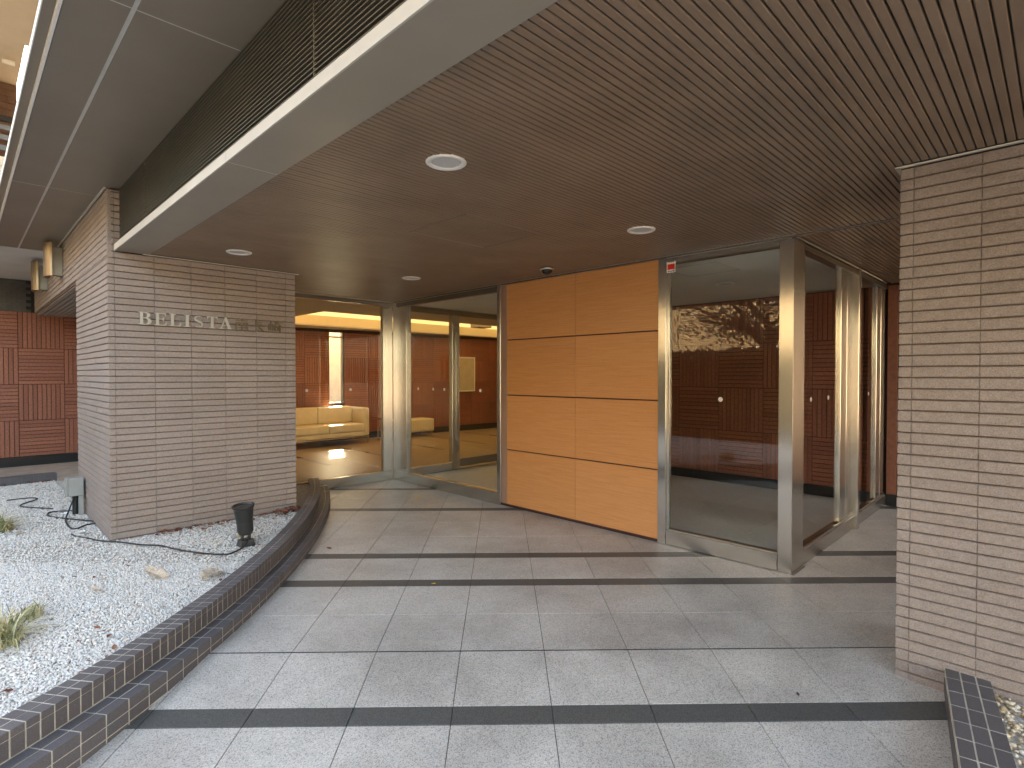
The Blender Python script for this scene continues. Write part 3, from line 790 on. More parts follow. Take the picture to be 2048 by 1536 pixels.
# lobby back wall: slightly skewed in plan
la, lb = Vector((2.3, 11.60)), Vector((10.7, 10.93)); lu = (lb - la).normalized(); ln = Vector((lu.y, -lu.x))
lbw = thing('wood_slat_wall', 'redwood slat wall at the back of the lobby with a narrow bright window', 'wall', (6.5, 11.3, 0))
Lw = (lb - la).length
def lpt(u, n, z): q = la + lu * u + ln * n; return (q.x, q.y, z)
def lbox(u0_, u1_, n0, n1, z0_, z1_):
    v = [lpt(u0_, n0, z0_), lpt(u1_, n0, z0_), lpt(u1_, n1, z0_), lpt(u0_, n1, z0_), lpt(u0_, n0, z1_), lpt(u1_, n0, z1_), lpt(u1_, n1, z1_), lpt(u0_, n1, z1_)]
    return MB().mesh(v, [(0, 3, 2, 1), (4, 5, 6, 7), (0, 1, 5, 4), (1, 2, 6, 5), (2, 3, 7, 6), (3, 0, 4, 7)])
ws0, ws1 = 3.44, 3.78
lbox(0, ws0, -.2, -.021, 0, 2.5).part('core', REDB, lbw); lbox(ws1, Lw, -.2, -.021, 0, 2.5).part('core', REDB, lbw)
lbox(ws0, ws1, -.2, -.021, 0, .80).part('core', REDB, lbw); lbox(ws0, ws1, -.2, -.021, 2.39, 2.5).part('core', REDB, lbw)
lbox(0, Lw, -.02, .012, .0065, .15).part('skirting', BLACK, lbw)
for (a, b) in ((0, ws0), (ws1, Lw)):
    slat_wall(lbw, tuple(la), tuple(lu), tuple(ln), a, b, .153, 4, .58, .558, 11, 0 if a == 0 else 1, 0, 0)
wf = thing('slit_window', 'narrow bright floor-to-ceiling window in the lobby back wall above the sofa', 'window', lpt((ws0 + ws1) / 2, -.1, 1.6))
for q in ((ws0 + .001, ws0 + .02, .801, 2.389), (ws1 - .02, ws1 - .001, .801, 2.389), (ws0 + .0205, ws1 - .0205, .801, .84), (ws0 + .0205, ws1 - .0205, 2.27, 2.30)):
    lbox(q[0], q[1], -.14, -.06, q[2], q[3]).part('frame', STEEL_D, wf)
lbox(ws0 + .0205, ws1 - .0205, -.105, -.095, .8405, 2.2695).part('pane', GLASS, wf)
# white wall added outside the slit window, raised to block the sky
ow = thing('sky_block_wall', 'white wall added beyond the slit window to block the sky', 'wall', (7, 14, 0))
MB().box(3, 12, 14.0, 14.2, -.3, 2.75).part('wall', WHITEWALL, ow); MB().box(3, 12, 13.97, 14.23, 2.751, 2.80).part('coping', FASCIA_LIT, ow)

# ------------------------------------------------------------------ lobby and vestibule shell
o = MB().box(4.30, 7.28, 1.40, 6.55, 2.4365, 2.47).part('vestibule_ceiling', CEIL); kind(o, 'structure')
cc = MB().box(2.26, 10.6, 6.631, 8.28, 2.45, 2.475).box(2.26, 4.10, 8.2805, 11.9, 2.4502, 2.475).box(4.1005, 10.6, 10.78, 11.9, 2.4504, 2.475).box(10.35, 10.6, 8.2807, 10.7797, 2.4503, 2.475).box(2.3, 4.29, 6.54, 6.6305, 2.4402, 2.4495)
o = cc.part('lobby_ceiling', plain('lobby_ceiling_paint', (.58, .50, .40), .85, 0, .3, .03, 2)); kind(o, 'structure')
lc = thing('cove_ceiling', 'glowing warm cove recessed in the lobby ceiling', 'ceiling light', (7.2, 9.5, 2.6))
CV = plain('cove_paint', (.80, .70, .52), .85, 0, .3, .03, 2)
MB().box(4.09, 10.36, 10.781, 10.80, 2.4755, 2.70).part('cove_side', CV, lc); MB().box(4.09, 10.36, 8.26, 8.279, 2.4755, 2.70).part('cove_side', CV, lc)
MB().box(4.08, 4.0995, 8.2795, 10.7805, 2.4756, 2.70).part('cove_side', CV, lc); MB().box(10.351, 10.37, 8.2795, 10.7805, 2.4756, 2.70).part('cove_side', CV, lc)
MB().box(4.10, 10.35, 8.28, 10.78, 2.665, 2.69).part('light_panel', COVE, lc)
cs = MB().box(8.55, 8.95, 9.6, 9.9, 2.56, 2.664).part('cove_sensor_box', STEEL_D, lc)
sw = thing('lobby_wall', 'plain end walls closing the lobby room', 'wall', (10.6, 9, 0))
MB().box(10.6, 10.75, 6.6, 11.9, 0, 2.7).part('end_wall', REDF, sw)
MB().box(2.16, 2.25, 6.56, 11.65, 0, 2.7).part('side_wall', CEIL, sw)
MB().box(7.29, 10.6, 6.605, 6.7, 0, 2.45).part('partition', REDF, sw)
h = thing('ceiling_hatch', 'square inspection hatch in the grey ceiling behind the glass screen', 'hatch', (4.95, 2.41, 2.43))
for b in ((4.69, 4.693, 2.16, 2.665), (5.20, 5.203, 2.16, 2.665), (4.693, 5.20, 2.16, 2.163), (4.693, 5.20, 2.662, 2.665)):
    MB().box(*b, 2.4345, 2.4362).part('hatch_frame', GREYBOX, h)
downlight(5.885, 2.615, 2.436, 'downlight in the grey ceiling inside the glass box, above the slat wall', None)
# notice board
nb = thing('notice_board', 'pale framed notice board on the lobby wall beside the inner door', 'notice board', lpt(6.95, .03, 1.46))
lbox(6.60, 7.33, .016, .04, 1.05, 1.88).part('board', plain('notice_board_cork', (.50, .43, .33), .8), nb)
for q in ((6.58, 7.35, 1.88, 1.91), (6.58, 7.35, 1.02, 1.05), (6.58, 6.60, 1.05, 1.88), (7.33, 7.35, 1.05, 1.88)):
    lbox(q[0], q[1], .016, .055, q[2], q[3]).part('frame', WHITE, nb)
# sofa
so = thing('sofa', 'cream leather sofa with chrome base against the lobby wall', 'sofa', (4.9, 10.8, 0))
def rbx(x0, x1, y0, y1, z0, z1, bev, name, par, m=LEATHER, sg=3):
    return MB().box(x0, x1, y0, y1, z0, z1).part(name, m, par, bev, True, sg)
SX0, SX1 = 3.55, 6.18
rbx(SX0 + .10, SX1 - .10, 10.98, 11.16, .20, .775, .05, 'backrest', so)
rbx(SX0, SX0 + .13, 10.42, 11.14, .17, .76, .05, 'armrest', so); rbx(SX1 - .13, SX1, 10.42, 11.14, .17, .76, .05, 'armrest', so)
rbx(SX0 + .1305, SX1 - .1305, 10.40, 10.98, .17, .27, .03, 'seat_base', so)
wd = (SX1 - SX0 - .27) / 3
for i in range(3): rbx(SX0 + .133 + wd * i, SX0 + .133 + wd * (i + 1) - .004, 10.385, 10.975, .273, .43, .035, 'seat_cushion', so)
for i in range(3): rbx(SX0 + .135 + wd * i, SX0 + .135 + wd * (i + 1) - .006, 10.90, 11.0, .432, .765, .035, 'back_cushion', so)
MB().box(SX0 + .02, SX1 - .02, 10.41, 10.43, .145, .168).box(SX0 + .02, SX1 - .02, 11.08, 11.10, .145, .168).part('base_rail', CHROME, so)
for X in (SX0 + .03, SX1 - .05):
    for Y in (10.43, 11.06): MB().box(X, X + .02, Y, Y + .02, .006, .1445).part('leg', CHROME, so)
ot = thing('ottoman', 'low cream leather bench seat with thin legs by the lobby wall', 'bench', (7.5, 10.85, 0))
rbx(6.98, 8.02, 10.60, 11.08, .12, .42, .04, 'seat', ot)
for X in (7.02, 7.96):
    for Y in (10.64, 11.02): MB().box(X, X + .018, Y, Y + .018, .006, .1195).part('leg', CHROME, ot)
tb = thing('side_table', 'small chrome and glass side table between sofa and bench', 'side table', (6.65, 10.8, 0))
for X in (6.45, 6.86):
    for Y in (10.55, 10.95): MB().box(X, X + .015, Y, Y + .015, .006, .50).part('leg', CHROME, tb)
MB().box(6.44, 6.885, 10.54, 10.975, .5005, .512).part('table_top', GLASS, tb)
MB().box(6.445, 6.88, 10.545, 10.56, .47, .4995).part('top_rail', CHROME, tb); MB().box(6.445, 6.88, 10.945, 10.96, .47, .4995).part('top_rail', CHROME, tb)

# ------------------------------------------------------------------ sign letters on the left pillar
sg_ = thing('building_name_sign', 'raised metal letters reading BELISTA and three Japanese characters on the brick', 'sign', (1.6, 5.36, 1.86))
def letter(outlines, x0, z0, sx, sz, mat, depth=.012, name='letter'):
    cu = bpy.data.curves.new('outline', 'CURVE'); cu.dimensions = '2D'; cu.fill_mode = 'BOTH'; cu.extrude = depth / 2; cu.bevel_depth = 0
    for ol in outlines:
        s = cu.splines.new('POLY'); s.points.add(len(ol) - 1); s.use_cyclic_u = True
        for p, (x, z) in zip(s.points, ol): p.co = (x * sx, z * sz, 0, 1)
    tmp = bpy.data.objects.new('tmp', cu); C.objects.link(tmp)
    dg = bpy.context.evaluated_depsgraph_get(); dg.update()
    me = bpy.data.meshes.new_from_object(tmp.evaluated_get(dg)); bpy.data.objects.remove(tmp); bpy.data.curves.remove(cu)
    me.name = name; me.materials.clear(); me.materials.append(mat)
    return link(name, me, sg_, (x0, 5.357, z0), (math.pi / 2, 0, 0))
def arc(cx, cy, rx, ry, a0, a1, n=10):
    return [(cx + rx * math.cos(R(a0 + (a1 - a0) * i / n)), cy + ry * math.sin(R(a0 + (a1 - a0) * i / n))) for i in range(n + 1)]
def holes_B():
    outer = [(0, 0), (.55, 0)] + arc(.55, .28, .42, .28, -90, 90) + arc(.52, .77, .36, .23, -70, 90) + [(0, 1), (0, .95), (.12, .93), (.12, .07), (0, .05)]
    h1 = [(.34, .06), (.5, .06)] + arc(.5, .275, .22, .215, -90, 90) + [(.34, .49)]
    h2 = [(.34, .56), (.48, .56)] + arc(.48, .755, .18, .185, -80, 90) + [(.34, .94)]
    return [outer, h1, h2]
E_ = [[(0, 0), (.92, 0), (1, .27), (.94, .27), (.84, .10), (.66, .06), (.36, .06), (.36, .48), (.56, .48), (.66, .46), (.70, .36), (.75, .36), (.75, .66), (.70, .66), (.66, .56), (.56, .54), (.36, .54), (.36, .94), (.62, .94), (.80, .90), (.88, .76), (.94, .76), (.90, 1), (0, 1), (0, .95), (.13, .93), (.13, .07), (0, .05)]]
L_ = [[(0, 0), (.92, 0), (1, .30), (.94, .30), (.82, .10), (.62, .06), (.38, .06), (.38, .93), (.54, .95), (.54, 1), (0, 1), (0, .95), (.14, .93), (.14, .07), (0, .05)]]
I_ = [[(0, 0), (1, 0), (1, .05), (.74, .07), (.74, .93), (1, .95), (1, 1), (0, 1), (0, .95), (.26, .93), (.26, .07), (0, .05)]]
T_ = [[(.26, 0), (.74, 0), (.74, .05), (.62, .07), (.62, .94), (.78, .93), (.90, .86), (.95, .74), (1, .74), (.98, 1), (.02, 1), (0, .74), (.05, .74), (.10, .86), (.22, .93), (.38, .94), (.38, .07), (.26, .05)]]
A_ = [[(0, 0), (.34, 0), (.34, .05), (.23, .07), (.30, .28), (.60, .28), (.68, .07), (.58, .05), (.58, 0), (1, 0), (1, .05), (.93, .07), (.56, 1.02), (.48, 1.02), (.12, .07), (0, .05)], [(.32, .34), (.445, .74), (.575, .34)]]
def S_():
    cl_ = [(.84, .76), (.76, .90), (.52, .965), (.28, .90), (.16, .76), (.22, .62), (.48, .52), (.74, .42), (.84, .26), (.74, .10), (.48, .035), (.22, .10), (.12, .27)]
    wd_ = [.02, .05, .06, .09, .13, .15, .15, .15, .13, .09, .06, .05, .02]
    Lf, Rt = [], []
    for i, (x, z) in enumerate(cl_):
        a = cl_[max(0, i - 1)]; b = cl_[min(len(cl_) - 1, i + 1)]; tx, tz = b[0] - a[0], b[1] - a[1]; l = math.hypot(tx, tz)
        nx, nz = -tz / l, tx / l; q = wd_[i] / 2 * 1.1
        Lf.append((x + nx * q, z + nz * q)); Rt.append((x - nx * q, z - nz * q))
    return [Lf + [(.08, .0), (.06, .30)][::1] * 0 + Rt[::-1]]
for ol, xa, xb in ((holes_B(), 1.052, 1.146), (E_, 1.165, 1.255), (L_, 1.272, 1.363), (I_, 1.384, 1.430), (S_(), 1.452, 1.540), (T_, 1.560, 1.650), (A_, 1.662, 1.768)):
    letter(ol, xa, 1.863, xb - xa, .104, SIGNM)
KJ = {0: [(.5, .98, .5, .80), (.05, .86, .95, .86), (.08, .68, .08, 0), (.08, .66, .92, .66), (.92, .66, .92, .03), (.92, .03, .80, .05), (.33, .60, .42, .48), (.67, .60, .58, .48), (.26, .45, .74, .45), (.20, .28, .80, .28), (.5, .45, .5, .06)],
      1: [(.30, .97, .30, .42), (.30, .95, .80, .95), (.30, .80, .76, .80), (.30, .65, .76, .65), (.04, .46, .96, .46), (.34, .46, .34, .06), (.34, .06, .50, .14), (.52, .44, .92, .04), (.80, .34, .60, .26)],
      2: [(.19, .95, .19, .25), (.05, .70, .05, .22), (.05, .22, .33, .22), (.33, .70, .33, .18), (.46, .86, .98, .86), (.72, .98, .52, .62), (.74, .80, .92, .62), (.42, .58, 1.0, .58), (.52, .44, .52, .18), (.52, .44, .76, .44), (.76, .44, .76, .2), (.52, .2, .76, .2), (.92, .58, .92, .03), (.92, .03, .82, .06)]}
for k, (xa, xb) in enumerate(((1.800, 1.912), (1.945, 2.062), (2.095, 2.216))):
    mb = MB()
    for i, (x0, z0, x1, z1) in enumerate(KJ[k]):
        ax, az, bx_, bz = xa + x0 * (xb - xa), 1.853 + z0 * .112, xa + x1 * (xb - xa), 1.853 + z1 * .112
        dx, dz = bx_ - ax, bz - az; l = math.hypot(dx, dz); dx /= l; dz /= l; h_ = .0052 if abs(dz) > abs(dx) else .0036
        ex = .002; yf = 5.352 - i * .0003
        c4 = [(ax - dx * ex - dz * h_, az - dz * ex + dx * h_), (bx_ + dx * ex - dz * h_, bz + dz * ex + dx * h_), (bx_ + dx * ex + dz * h_, bz + dz * ex - dx * h_), (ax - dx * ex + dz * h_, az - dz * ex - dx * h_)]
        mb.mesh([(x, yf, z) for x, z in c4] + [(x, 5.362, z) for x, z in c4], [(0, 1, 2, 3), (7, 6, 5, 4), (0, 4, 5, 1), (1, 5, 6, 2), (2, 6, 7, 3), (3, 7, 4, 0)])
    kind(mb.part('letter', SIGND, sg_), 'thing')
for ch in sg_.children:
    if 'kind' in ch: del ch['kind']

# ------------------------------------------------------------------ wall sconces on the beam
def sconce(y, z, label):
    t = thing('wall_lamp', label, 'wall lamp', (.80, y, z), 'bronze wall lamps on the passage beam')
    pr = []
    for i in range(11):
        a = R(-90 + 18 * i); pr.append((.755 - .062 * math.cos(a) , y + .15 * math.sin(a)))
    mb = MB(); n = len(pr)
    v = [(x, yy_, z) for x, yy_ in pr] + [(x, yy_, z + .37) for x, yy_ in pr]
    f = [(i, i + 1, n + i + 1, n + i) for i in range(n - 1)] + [tuple(range(n))[::-1], tuple(range(n, 2 * n))] + [(n - 1, 0, n, 2 * n - 1)]
    mb.mesh(v, f).part('shade', BRONZE, t)
    MB().box(.757, .853, y - .06, y + .06, z + .02, z + .33).part('wall_bracket', STEEL_D, t)
    return t
s1 = sconce(8.05, 2.545, 'nearer bronze half-round wall lamp high on the brick beam')
copy_tree(s1, (.80, 9.50, 2.545), 'farther bronze half-round wall lamp, half hidden by the nearer one')

# ------------------------------------------------------------------ garden: gravel, lamp, junction box, cables, plants
def in_garden(x, y):
    kx_ = np.polyval(kp, np.clip(y, 1.0, 6.86) - 3.3) - .118
    X, Y = (x + y) / S2, (y - x) / S2
    return (x < kx_) & (Y < 9.0) & ~((X > PX0 - .005) & (Y > PY0 - .005)) & (x > -1.06 * y - .55)
def gravel(name, n, xr, yr, test, r0, z0, mat, ico):
    px_ = rng.uniform(*xr, n); py_ = rng.uniform(*yr, n)
    k = test(px_, py_); px_, py_ = px_[k], py_[k]; n = len(px_)
    bm = bmesh.new()
    if ico: bmesh.ops.create_icosphere(bm, subdivisions=1, radius=1)
    else:
        for c in ((1, 0, 0), (-1, 0, 0), (0, 1, 0), (0, -1, 0), (0, 0, 1), (0, 0, -1)): bm.verts.new(c)
        bmesh.ops.convex_hull(bm, input=bm.verts[:])
    bm.verts.ensure_lookup_table(); bm.verts.index_update()
    bv = np.array([v.co[:] for v in bm.verts]); bf = np.array([[v.index for v in f.verts] for f in bm.faces]); bm.free()
    nv, nf = len(bv), len(bf)
    r = r0 * rng.uniform(.62, 1.35, n)
    scl = rng.uniform(.62, 1.25, (n, 3)) * r[:, None]; scl[:, 2] *= .8
    P = bv[None] * (1 + rng.uniform(-.24, .24, (n, nv, 1))) * scl[:, None]
    a = rng.uniform(0, 6.283, n); tl_ = rng.uniform(-.6, .6, n)
    ca, sa, ct, s_t = np.cos(a)[:, None], np.sin(a)[:, None], np.cos(tl_)[:, None], np.sin(tl_)[:, None]
    y2 = P[..., 1] * ct - P[..., 2] * s_t; z2 = P[..., 1] * s_t + P[..., 2] * ct
    x3 = P[..., 0] * ca - y2 * sa; y3 = P[..., 0] * sa + y2 * ca
    X, Y = (px_ + py_) / S2, (py_ - px_) / S2
    zz = z0 + rng.uniform(-.35, .55, n) * r0 + .008 * np.sin(px_ * 5.1 + 1) * np.cos(py_ * 4.3)
    co = np.stack([x3 + X[:, None], y3 + Y[:, None], z2 + zz[:, None]], -1).reshape(-1, 3)
    fi = (bf[None] + (np.arange(n) * nv)[:, None, None]).reshape(-1)
    me = bpy.data.meshes.new(name); me.vertices.add(len(co)); me.vertices.foreach_set('co', co.ravel())
    me.loops.add(len(fi)); me.loops.foreach_set('vertex_index', fi.astype(np.int32))
    me.polygons.add(n * nf); me.polygons.foreach_set('loop_start', np.arange(0, len(fi), 3, dtype=np.int32)); me.polygons.foreach_set('loop_total', np.full(n * nf, 3, np.int32))
    me.update(calc_edges=True); me.materials.append(mat)
    return kind(link(name, me), 'stuff')
GZ = .118
gravel('gravel', 112000, (-4.2, -1.7), (1.15, 3.9), in_garden, .0068, GZ, GRAVEL, True)
gravel('gravel', 125000, (-9.5, -1.7), (3.9, 8.2), in_garden, .0076, GZ, GRAVEL, True)
bed = MB(); gy_ = np.linspace(1.0, 6.9, 30)
edge = [(*W(np.polyval(kp, q - 3.3) - .113, q), GZ - .006) for q in gy_]
bed.poly(edge + [(*W(-2.6, 7.1), GZ - .006), (.87, 9.0, GZ - .006), (-2.5, 9.0, GZ - .006), (-2.5, 2.2, GZ - .006)])
kind(bed.part('gravel_bed', GRAVB), 'structure')
def in_right(x, y):
    n_ = (x - k0.x) * kn.x + (y - k0.y) * kn.y; X = (x + y) / S2
    return (n_ > .165) & (X < QX - .002) & (n_ < 1.1)
gravel('gravel', 9000, (1.4, 3.3), (1.0, 2.7), in_right, .0095, .035, GRAVEL2, True)
kind(MB().poly([rkp(-.3, .16, .03), rkp(2.4, .16, .03), rkp(2.4, 1.4, .03), rkp(-.3, 1.4, .03)]).part('gravel_bed', GRAVB), 'structure')

def leafmesh(s, seed):
    r = random.Random(seed); v = []; n = 6
    for i in range(n + 1):
        t_ = i / n; w_ = s * .32 * math.sin(math.pi * min(1, t_ * .92 + .04)) ** .8
        zc = s * .12 * math.sin(t_ * 3 + seed)
        for k_, sd_ in ((-1, w_), (0, 0), (1, w_)): v.append((s * (t_ - .5), k_ * sd_ * r.uniform(.8, 1.1), zc + (abs(k_) * s * r.uniform(.05, .16)) + .002))
    f = [(3 * i + k_, 3 * i + k_ + 1, 3 * i + k_ + 4, 3 * i + k_ + 3) for i in range(n) for k_ in (0, 1)]
    return v, f
ll = MB()
rl = random.Random(3)
def put_leaf(mb, x, y, z, s, seed):
    v, f = leafmesh(s, seed); M = Matrix.Translation((*W(x, y), z)) @ Matrix.Rotation(rl.uniform(0, 6.28), 4, 'Z') @ Matrix.Rotation(rl.uniform(-.35, .35), 4, 'X')
    mb.mesh([tuple(M @ Vector(q)) for q in v], f)
for i in range(80):      # along the pillar foot
    b_ = rl.uniform(1.1, 2.36); a_ = 5.37 - abs(rl.gauss(0, .05 + .03 * b_)); put_leaf(ll, (b_ - a_) / S2, (a_ + b_) / S2, GZ + .008 + rl.uniform(0, .012), rl.uniform(.025, .055), i)
for i in range(45):      # heap in the corner by the kerb
    b_ = rl.uniform(2.1, 2.40); a_ = 5.30 - abs(rl.gauss(0, .05)); put_leaf(ll, (b_ - a_) / S2, (a_ + b_) / S2, GZ + .01 + rl.uniform(0, .04), rl.uniform(.04, .07), i + 300)
for i in range(130):
    y_ = rl.uniform(1.3, 6.5); x_ = np.polyval(kp, y_ - 3.3) - .13 - abs(rl.gauss(0, .05 if i % 2 else .6)); 
    if in_garden(x_, y_): put_leaf(ll, x_, y_, GZ + .009, rl.uniform(.014, .034), i + 700)
for i in range(30):
    put_leaf(ll, *(lambda b_, a_: ((b_ - a_) / S2, (a_ + b_) / S2))(rl.uniform(-.6, .8), 8.98 - abs(rl.gauss(0, .06))), GZ + .012, rl.uniform(.04, .07), i + 900)
kind(ll.part('fallen_leaves', LEAFLIT), 'stuff')
def single_leaf(name, x, y, z, s, mat, label, seed):
    v, f = leafmesh(s, seed); X, Y = W(x, y); o_ = MB().mesh(v, f).part(name, mat); 
    sm_ = o_.modifiers.new('thickness', 'SOLIDIFY'); sm_.thickness = .0008
    o_.location = (X, Y, z); o_.rotation_euler = (0, 0, seed * 1.7); return tag(o_, label, 'leaf')
single_leaf('fallen_leaf', -.536, 3.80, .003, .035, YLEAF, 'small yellow leaf lying on the second dark floor band', 1)
single_leaf('fallen_leaf', -1.107, 6.50, .003, .055, YLEAF, 'small yellow leaf on the floor near the lobby glass', 2)
single_leaf('fallen_leaf', -1.52, 4.60, .003, .05, LEAFLIT, 'small brown leaf on the floor beside the curved kerb', 3)
single_leaf('fallen_leaf', 1.32, 2.52, -.021, .022, INK, 'tiny dark leaf on the pale tile before the dark band', 4)
single_leaf('fallen_leaf', -2.33, 3.62, GZ + .012, .17, PALELEAF, 'crumpled pale dry leaf in the middle of the gravel', 5)
single_leaf('fallen_leaf', -1.96, 3.60, GZ + .013, .20, PALELEAF, 'long pale dry leaf against the upper kerb tiles', 6)
single_leaf('fallen_leaf', -2.56, 3.38, GZ + .012, .07, PALELEAF, 'small cream leaf flat on the gravel', 7)
tag(single_leaf('paper_scrap', -4.13, 4.62, GZ + .015, .10, PAPER, 'x', 8), 'crumpled white paper scrap beside the grass clump', 'litter')
tag(single_leaf('paper_scrap', -4.25, 5.25, GZ + .015, .10, PAPER, 'x', 9), 'white paper scrap under the cable by the junction box', 'litter')
tag(single_leaf('paper_scrap', -3.60, 4.62, GZ + .015, .10, PAPER, 'x', 10), 'white paper scrap at the cable end near the pillar corner', 'litter')

# spot lamp
lx, ly = W(-2.07, 4.30)
sp = thing('garden_spotlight', 'black garden spotlight on the gravel in front of the name pillar', 'spotlight', (lx, ly, .12))
tilt = Matrix.Rotation(R(-6), 4, 'Y') @ Matrix.Rotation(R(4), 4, 'X')
MB().lathe([(.0, 0), (.050, 0), (.058, .02), (.060, .095), (.0615, .096), (.0615, .102), (.060, .103), (.072, .205), (.080, .215), (.080, .228), (.072, .228), (.060, .215), (.0, .205)], (lx, ly, .215), 32, mat=tilt, cap=False).part('lamp_head', BLKMET, sp, smooth=False)
MB().lathe([(.0, .212), (.066, .213), (.066, .218), (.0, .219)], (lx, ly, .215), 24, mat=tilt, cap=False).part('lens', WINM, sp)
MB().box(lx - .032, lx - .02, ly - .02, ly + .02, .168, .235).part('bracket', BLKMET, sp); MB().box(lx + .02, lx + .032, ly - .02, ly + .02, .168, .235).part('bracket', BLKMET, sp)
MB().lathe([(.012, -.014), (.012, .014)], (lx - .04, ly, .205), 12, mat=Matrix.Rotation(math.pi / 2, 4, 'Y')).part('brass_knob', BRASS, sp)
MB().mesh([(lx + a * .058, ly + b * .05, .115) for a, b in ((-1, -1), (1, -1), (1, 1), (-1, 1))] + [(lx + a * .046, ly + b * .038, .172) for a, b in ((-1, -1), (1, -1), (1, 1), (-1, 1))], [(0, 3, 2, 1), (4, 5, 6, 7), (0, 1, 5, 4), (1, 2, 6, 5), (2, 3, 7, 6), (3, 0, 4, 7)]).part('base', BLKMET, sp, .005)
# junction box on posts
jx, jy = W(-4.12, 5.24)
jb = thing('junction_box', 'grey electrical box on a short pipe beside the left pillar', 'electrical box', (jx, jy, .12))
MB().box(jx - .07, jx + .045, jy - .065, jy + .065, .31, .48).part('case', GREYBOX, jb, .006)
MB().box(jx - .086, jx - .0705, jy - .061, jy + .061, .314, .476).part('lid', GREYBOX, jb, .004)
MB().tube([(jx - .01, jy + .01, .09), (jx - .01, jy + .01, .309)], .026, 12).part('pipe', BLKMET, jb)
MB().box(jx + .005, jx + .04, jy - .06, jy - .038, .10, .309).part('stake', GREYBOX, jb)
def cable(name, pts, label, r=.006, z=GZ + .014):
    P = [Vector((*W(q[0], q[1]), (q[2] if len(q) > 2 else z))) for q in pts]; out = []
    for i in range(len(P) - 1):
        p0, p1, p2, p3 = P[max(0, i - 1)], P[i], P[i + 1], P[min(len(P) - 1, i + 2)]
        for k_ in range(5):
            t_ = k_ / 5; out.append(.5 * ((2 * p1) + (p2 - p0) * t_ + (2 * p0 - 5 * p1 + 4 * p2 - p3) * t_ ** 2 + (3 * p1 - p0 - 3 * p2 + p3) * t_ ** 3))
    out.append(P[-1]); return tag(MB().tube(out, r, 7).part(name, RUBBER, smooth=True), label, 'cable')
cable('cable', [(-2.05, 4.28, .17), (-2.03, 4.20, .145), (-2.06, 4.11), (-2.10, 4.045), (-2.30, 4.076), (-2.54, 4.169), (-2.71, 4.255), (-2.88, 4.28), (-3.08, 4.345), (-3.27, 4.384), (-3.45, 4.465), (-3.56, 4.507), (-3.64, 4.564)], 'black cable running from the spotlight across the gravel to the pillar corner')
cable('cable', [(-4.12, 5.22, .32), (-4.10, 5.12, .20), (-4.02, 4.98), (-3.75, 4.72), (-3.73, 4.85), (-3.70, 4.95), (-4.05, 5.05), (-4.31, 5.15), (-4.42, 5.30), (-4.25, 5.35), (-4.15, 5.30)], 'black cable looped on the gravel below the grey electrical box', .007)
cable('cable', [(-4.52, 5.44), (-4.87, 5.515), (-4.98, 5.62), (-5.03, 5.86), (-5.157, 5.918), (-5.30, 5.80)], 'short bent black cable lying alone at the back of the gravel')
# grass clumps
def clump(x, y, n, h, label, spread=1.25):
    X, Y = W(x, y); mb = MB(); r = random.Random(int(abs(x * 1000)))
    for i in range(n):
        a = r.uniform(0, 6.283); l = h * r.uniform(.5, 1.15); lean = r.uniform(.15, 1.0) * spread; wv = r.uniform(.003, .0055)
        bx_, by_ = X + r.gauss(0, .035), Y + r.gauss(0, .035); px_, py_ = -math.sin(a), math.cos(a); pts = []
        for k_ in range(6):
            t_ = k_ / 5; out_ = l * lean * t_ ** 1.6; zz_ = GZ + l * (t_ - .62 * lean * t_ ** 2.3)
            w_ = wv * (1 - t_ ** 2) + .0006; c_ = (bx_ + math.cos(a) * out_, by_ + math.sin(a) * out_, max(zz_, GZ + .006))
            pts += [(c_[0] - px_ * w_, c_[1] - py_ * w_, c_[2]), (c_[0], c_[1], c_[2] - .0015), (c_[0] + px_ * w_, c_[1] + py_ * w_, c_[2])]
        mb.mesh(pts, [(3 * k_ + q, 3 * k_ + q + 1, 3 * k_ + q + 4, 3 * k_ + q + 3) for k_ in range(5) for q in (0, 1)])
    return tag(mb.part('grass_clump', GRASSM), label, 'plant', 'variegated grass clumps in the gravel')
clump(-2.50, 2.70, 190, .215, 'pale variegated grass clump nearest the camera, at the left edge')
clump(-4.34, 4.70, 170, .20, 'farther variegated grass clump at the left edge, beside a paper scrap')
clump(-2.62, 3.0, 60, .11, 'tiny sparse grass tuft behind the nearest clump', .7)
clump(-3.95, 4.16, 40, .10, 'low sparse grass tuft between the two left clumps', .7)

# ------------------------------------------------------------------ building mass above, the wing on the left, the street behind the camera
ub_ = thing('apartment_building', 'upper storeys of the apartment building above the canopy', 'building', (5, 4, 3))
MB().box(1.05, 11.5, -2.2, 12.6, 2.98, 7.5).part('upper_floors', HOUSE2, ub_)
MB().box(.99, 1.05, -2.2, 8.7, 2.98, 3.7).part('parapet', FASCIA, ub_)
wg = thing('balcony_wing', 'brown tiled wing with a beige balcony soffit at the upper left', 'building', (0, 12.4, 3))
MB().box(-2.2, .735, 12.0, 12.6, 3.05, 6.10).part('wall', plain('wing_tile_joint', (.22, .17, .13), .9), wg)
wt = MB()
for j in range(29):
    for i in range(13):
        x0 = -.75 + i * .114
        wt.box(x0, x0 + .109, 11.985, 11.9995, 3.06 + j * .105, 3.06 + j * .105 + .100)
kind(wt.part('wall_tiles', BRTILE, wg), 'stuff')
MB().box(-4, 1.04, 6.9, 10.45, 6.105, 6.3).part('balcony_soffit', UPPER, wg)
MB().box(-4, .735, 10.4501, 12.6, 6.1051, 6.3).part('balcony_soffit', UPPER, wg)
MB().box(-4, .73, 11.4, 11.46, 5.30, 5.37).part('handrail', RUBBER, wg)
for z in (5.17, 5.02, 4.86): MB().box(-4, .73, 11.41, 11.45, z, z + .07).part('rail', BLUEMET, wg)
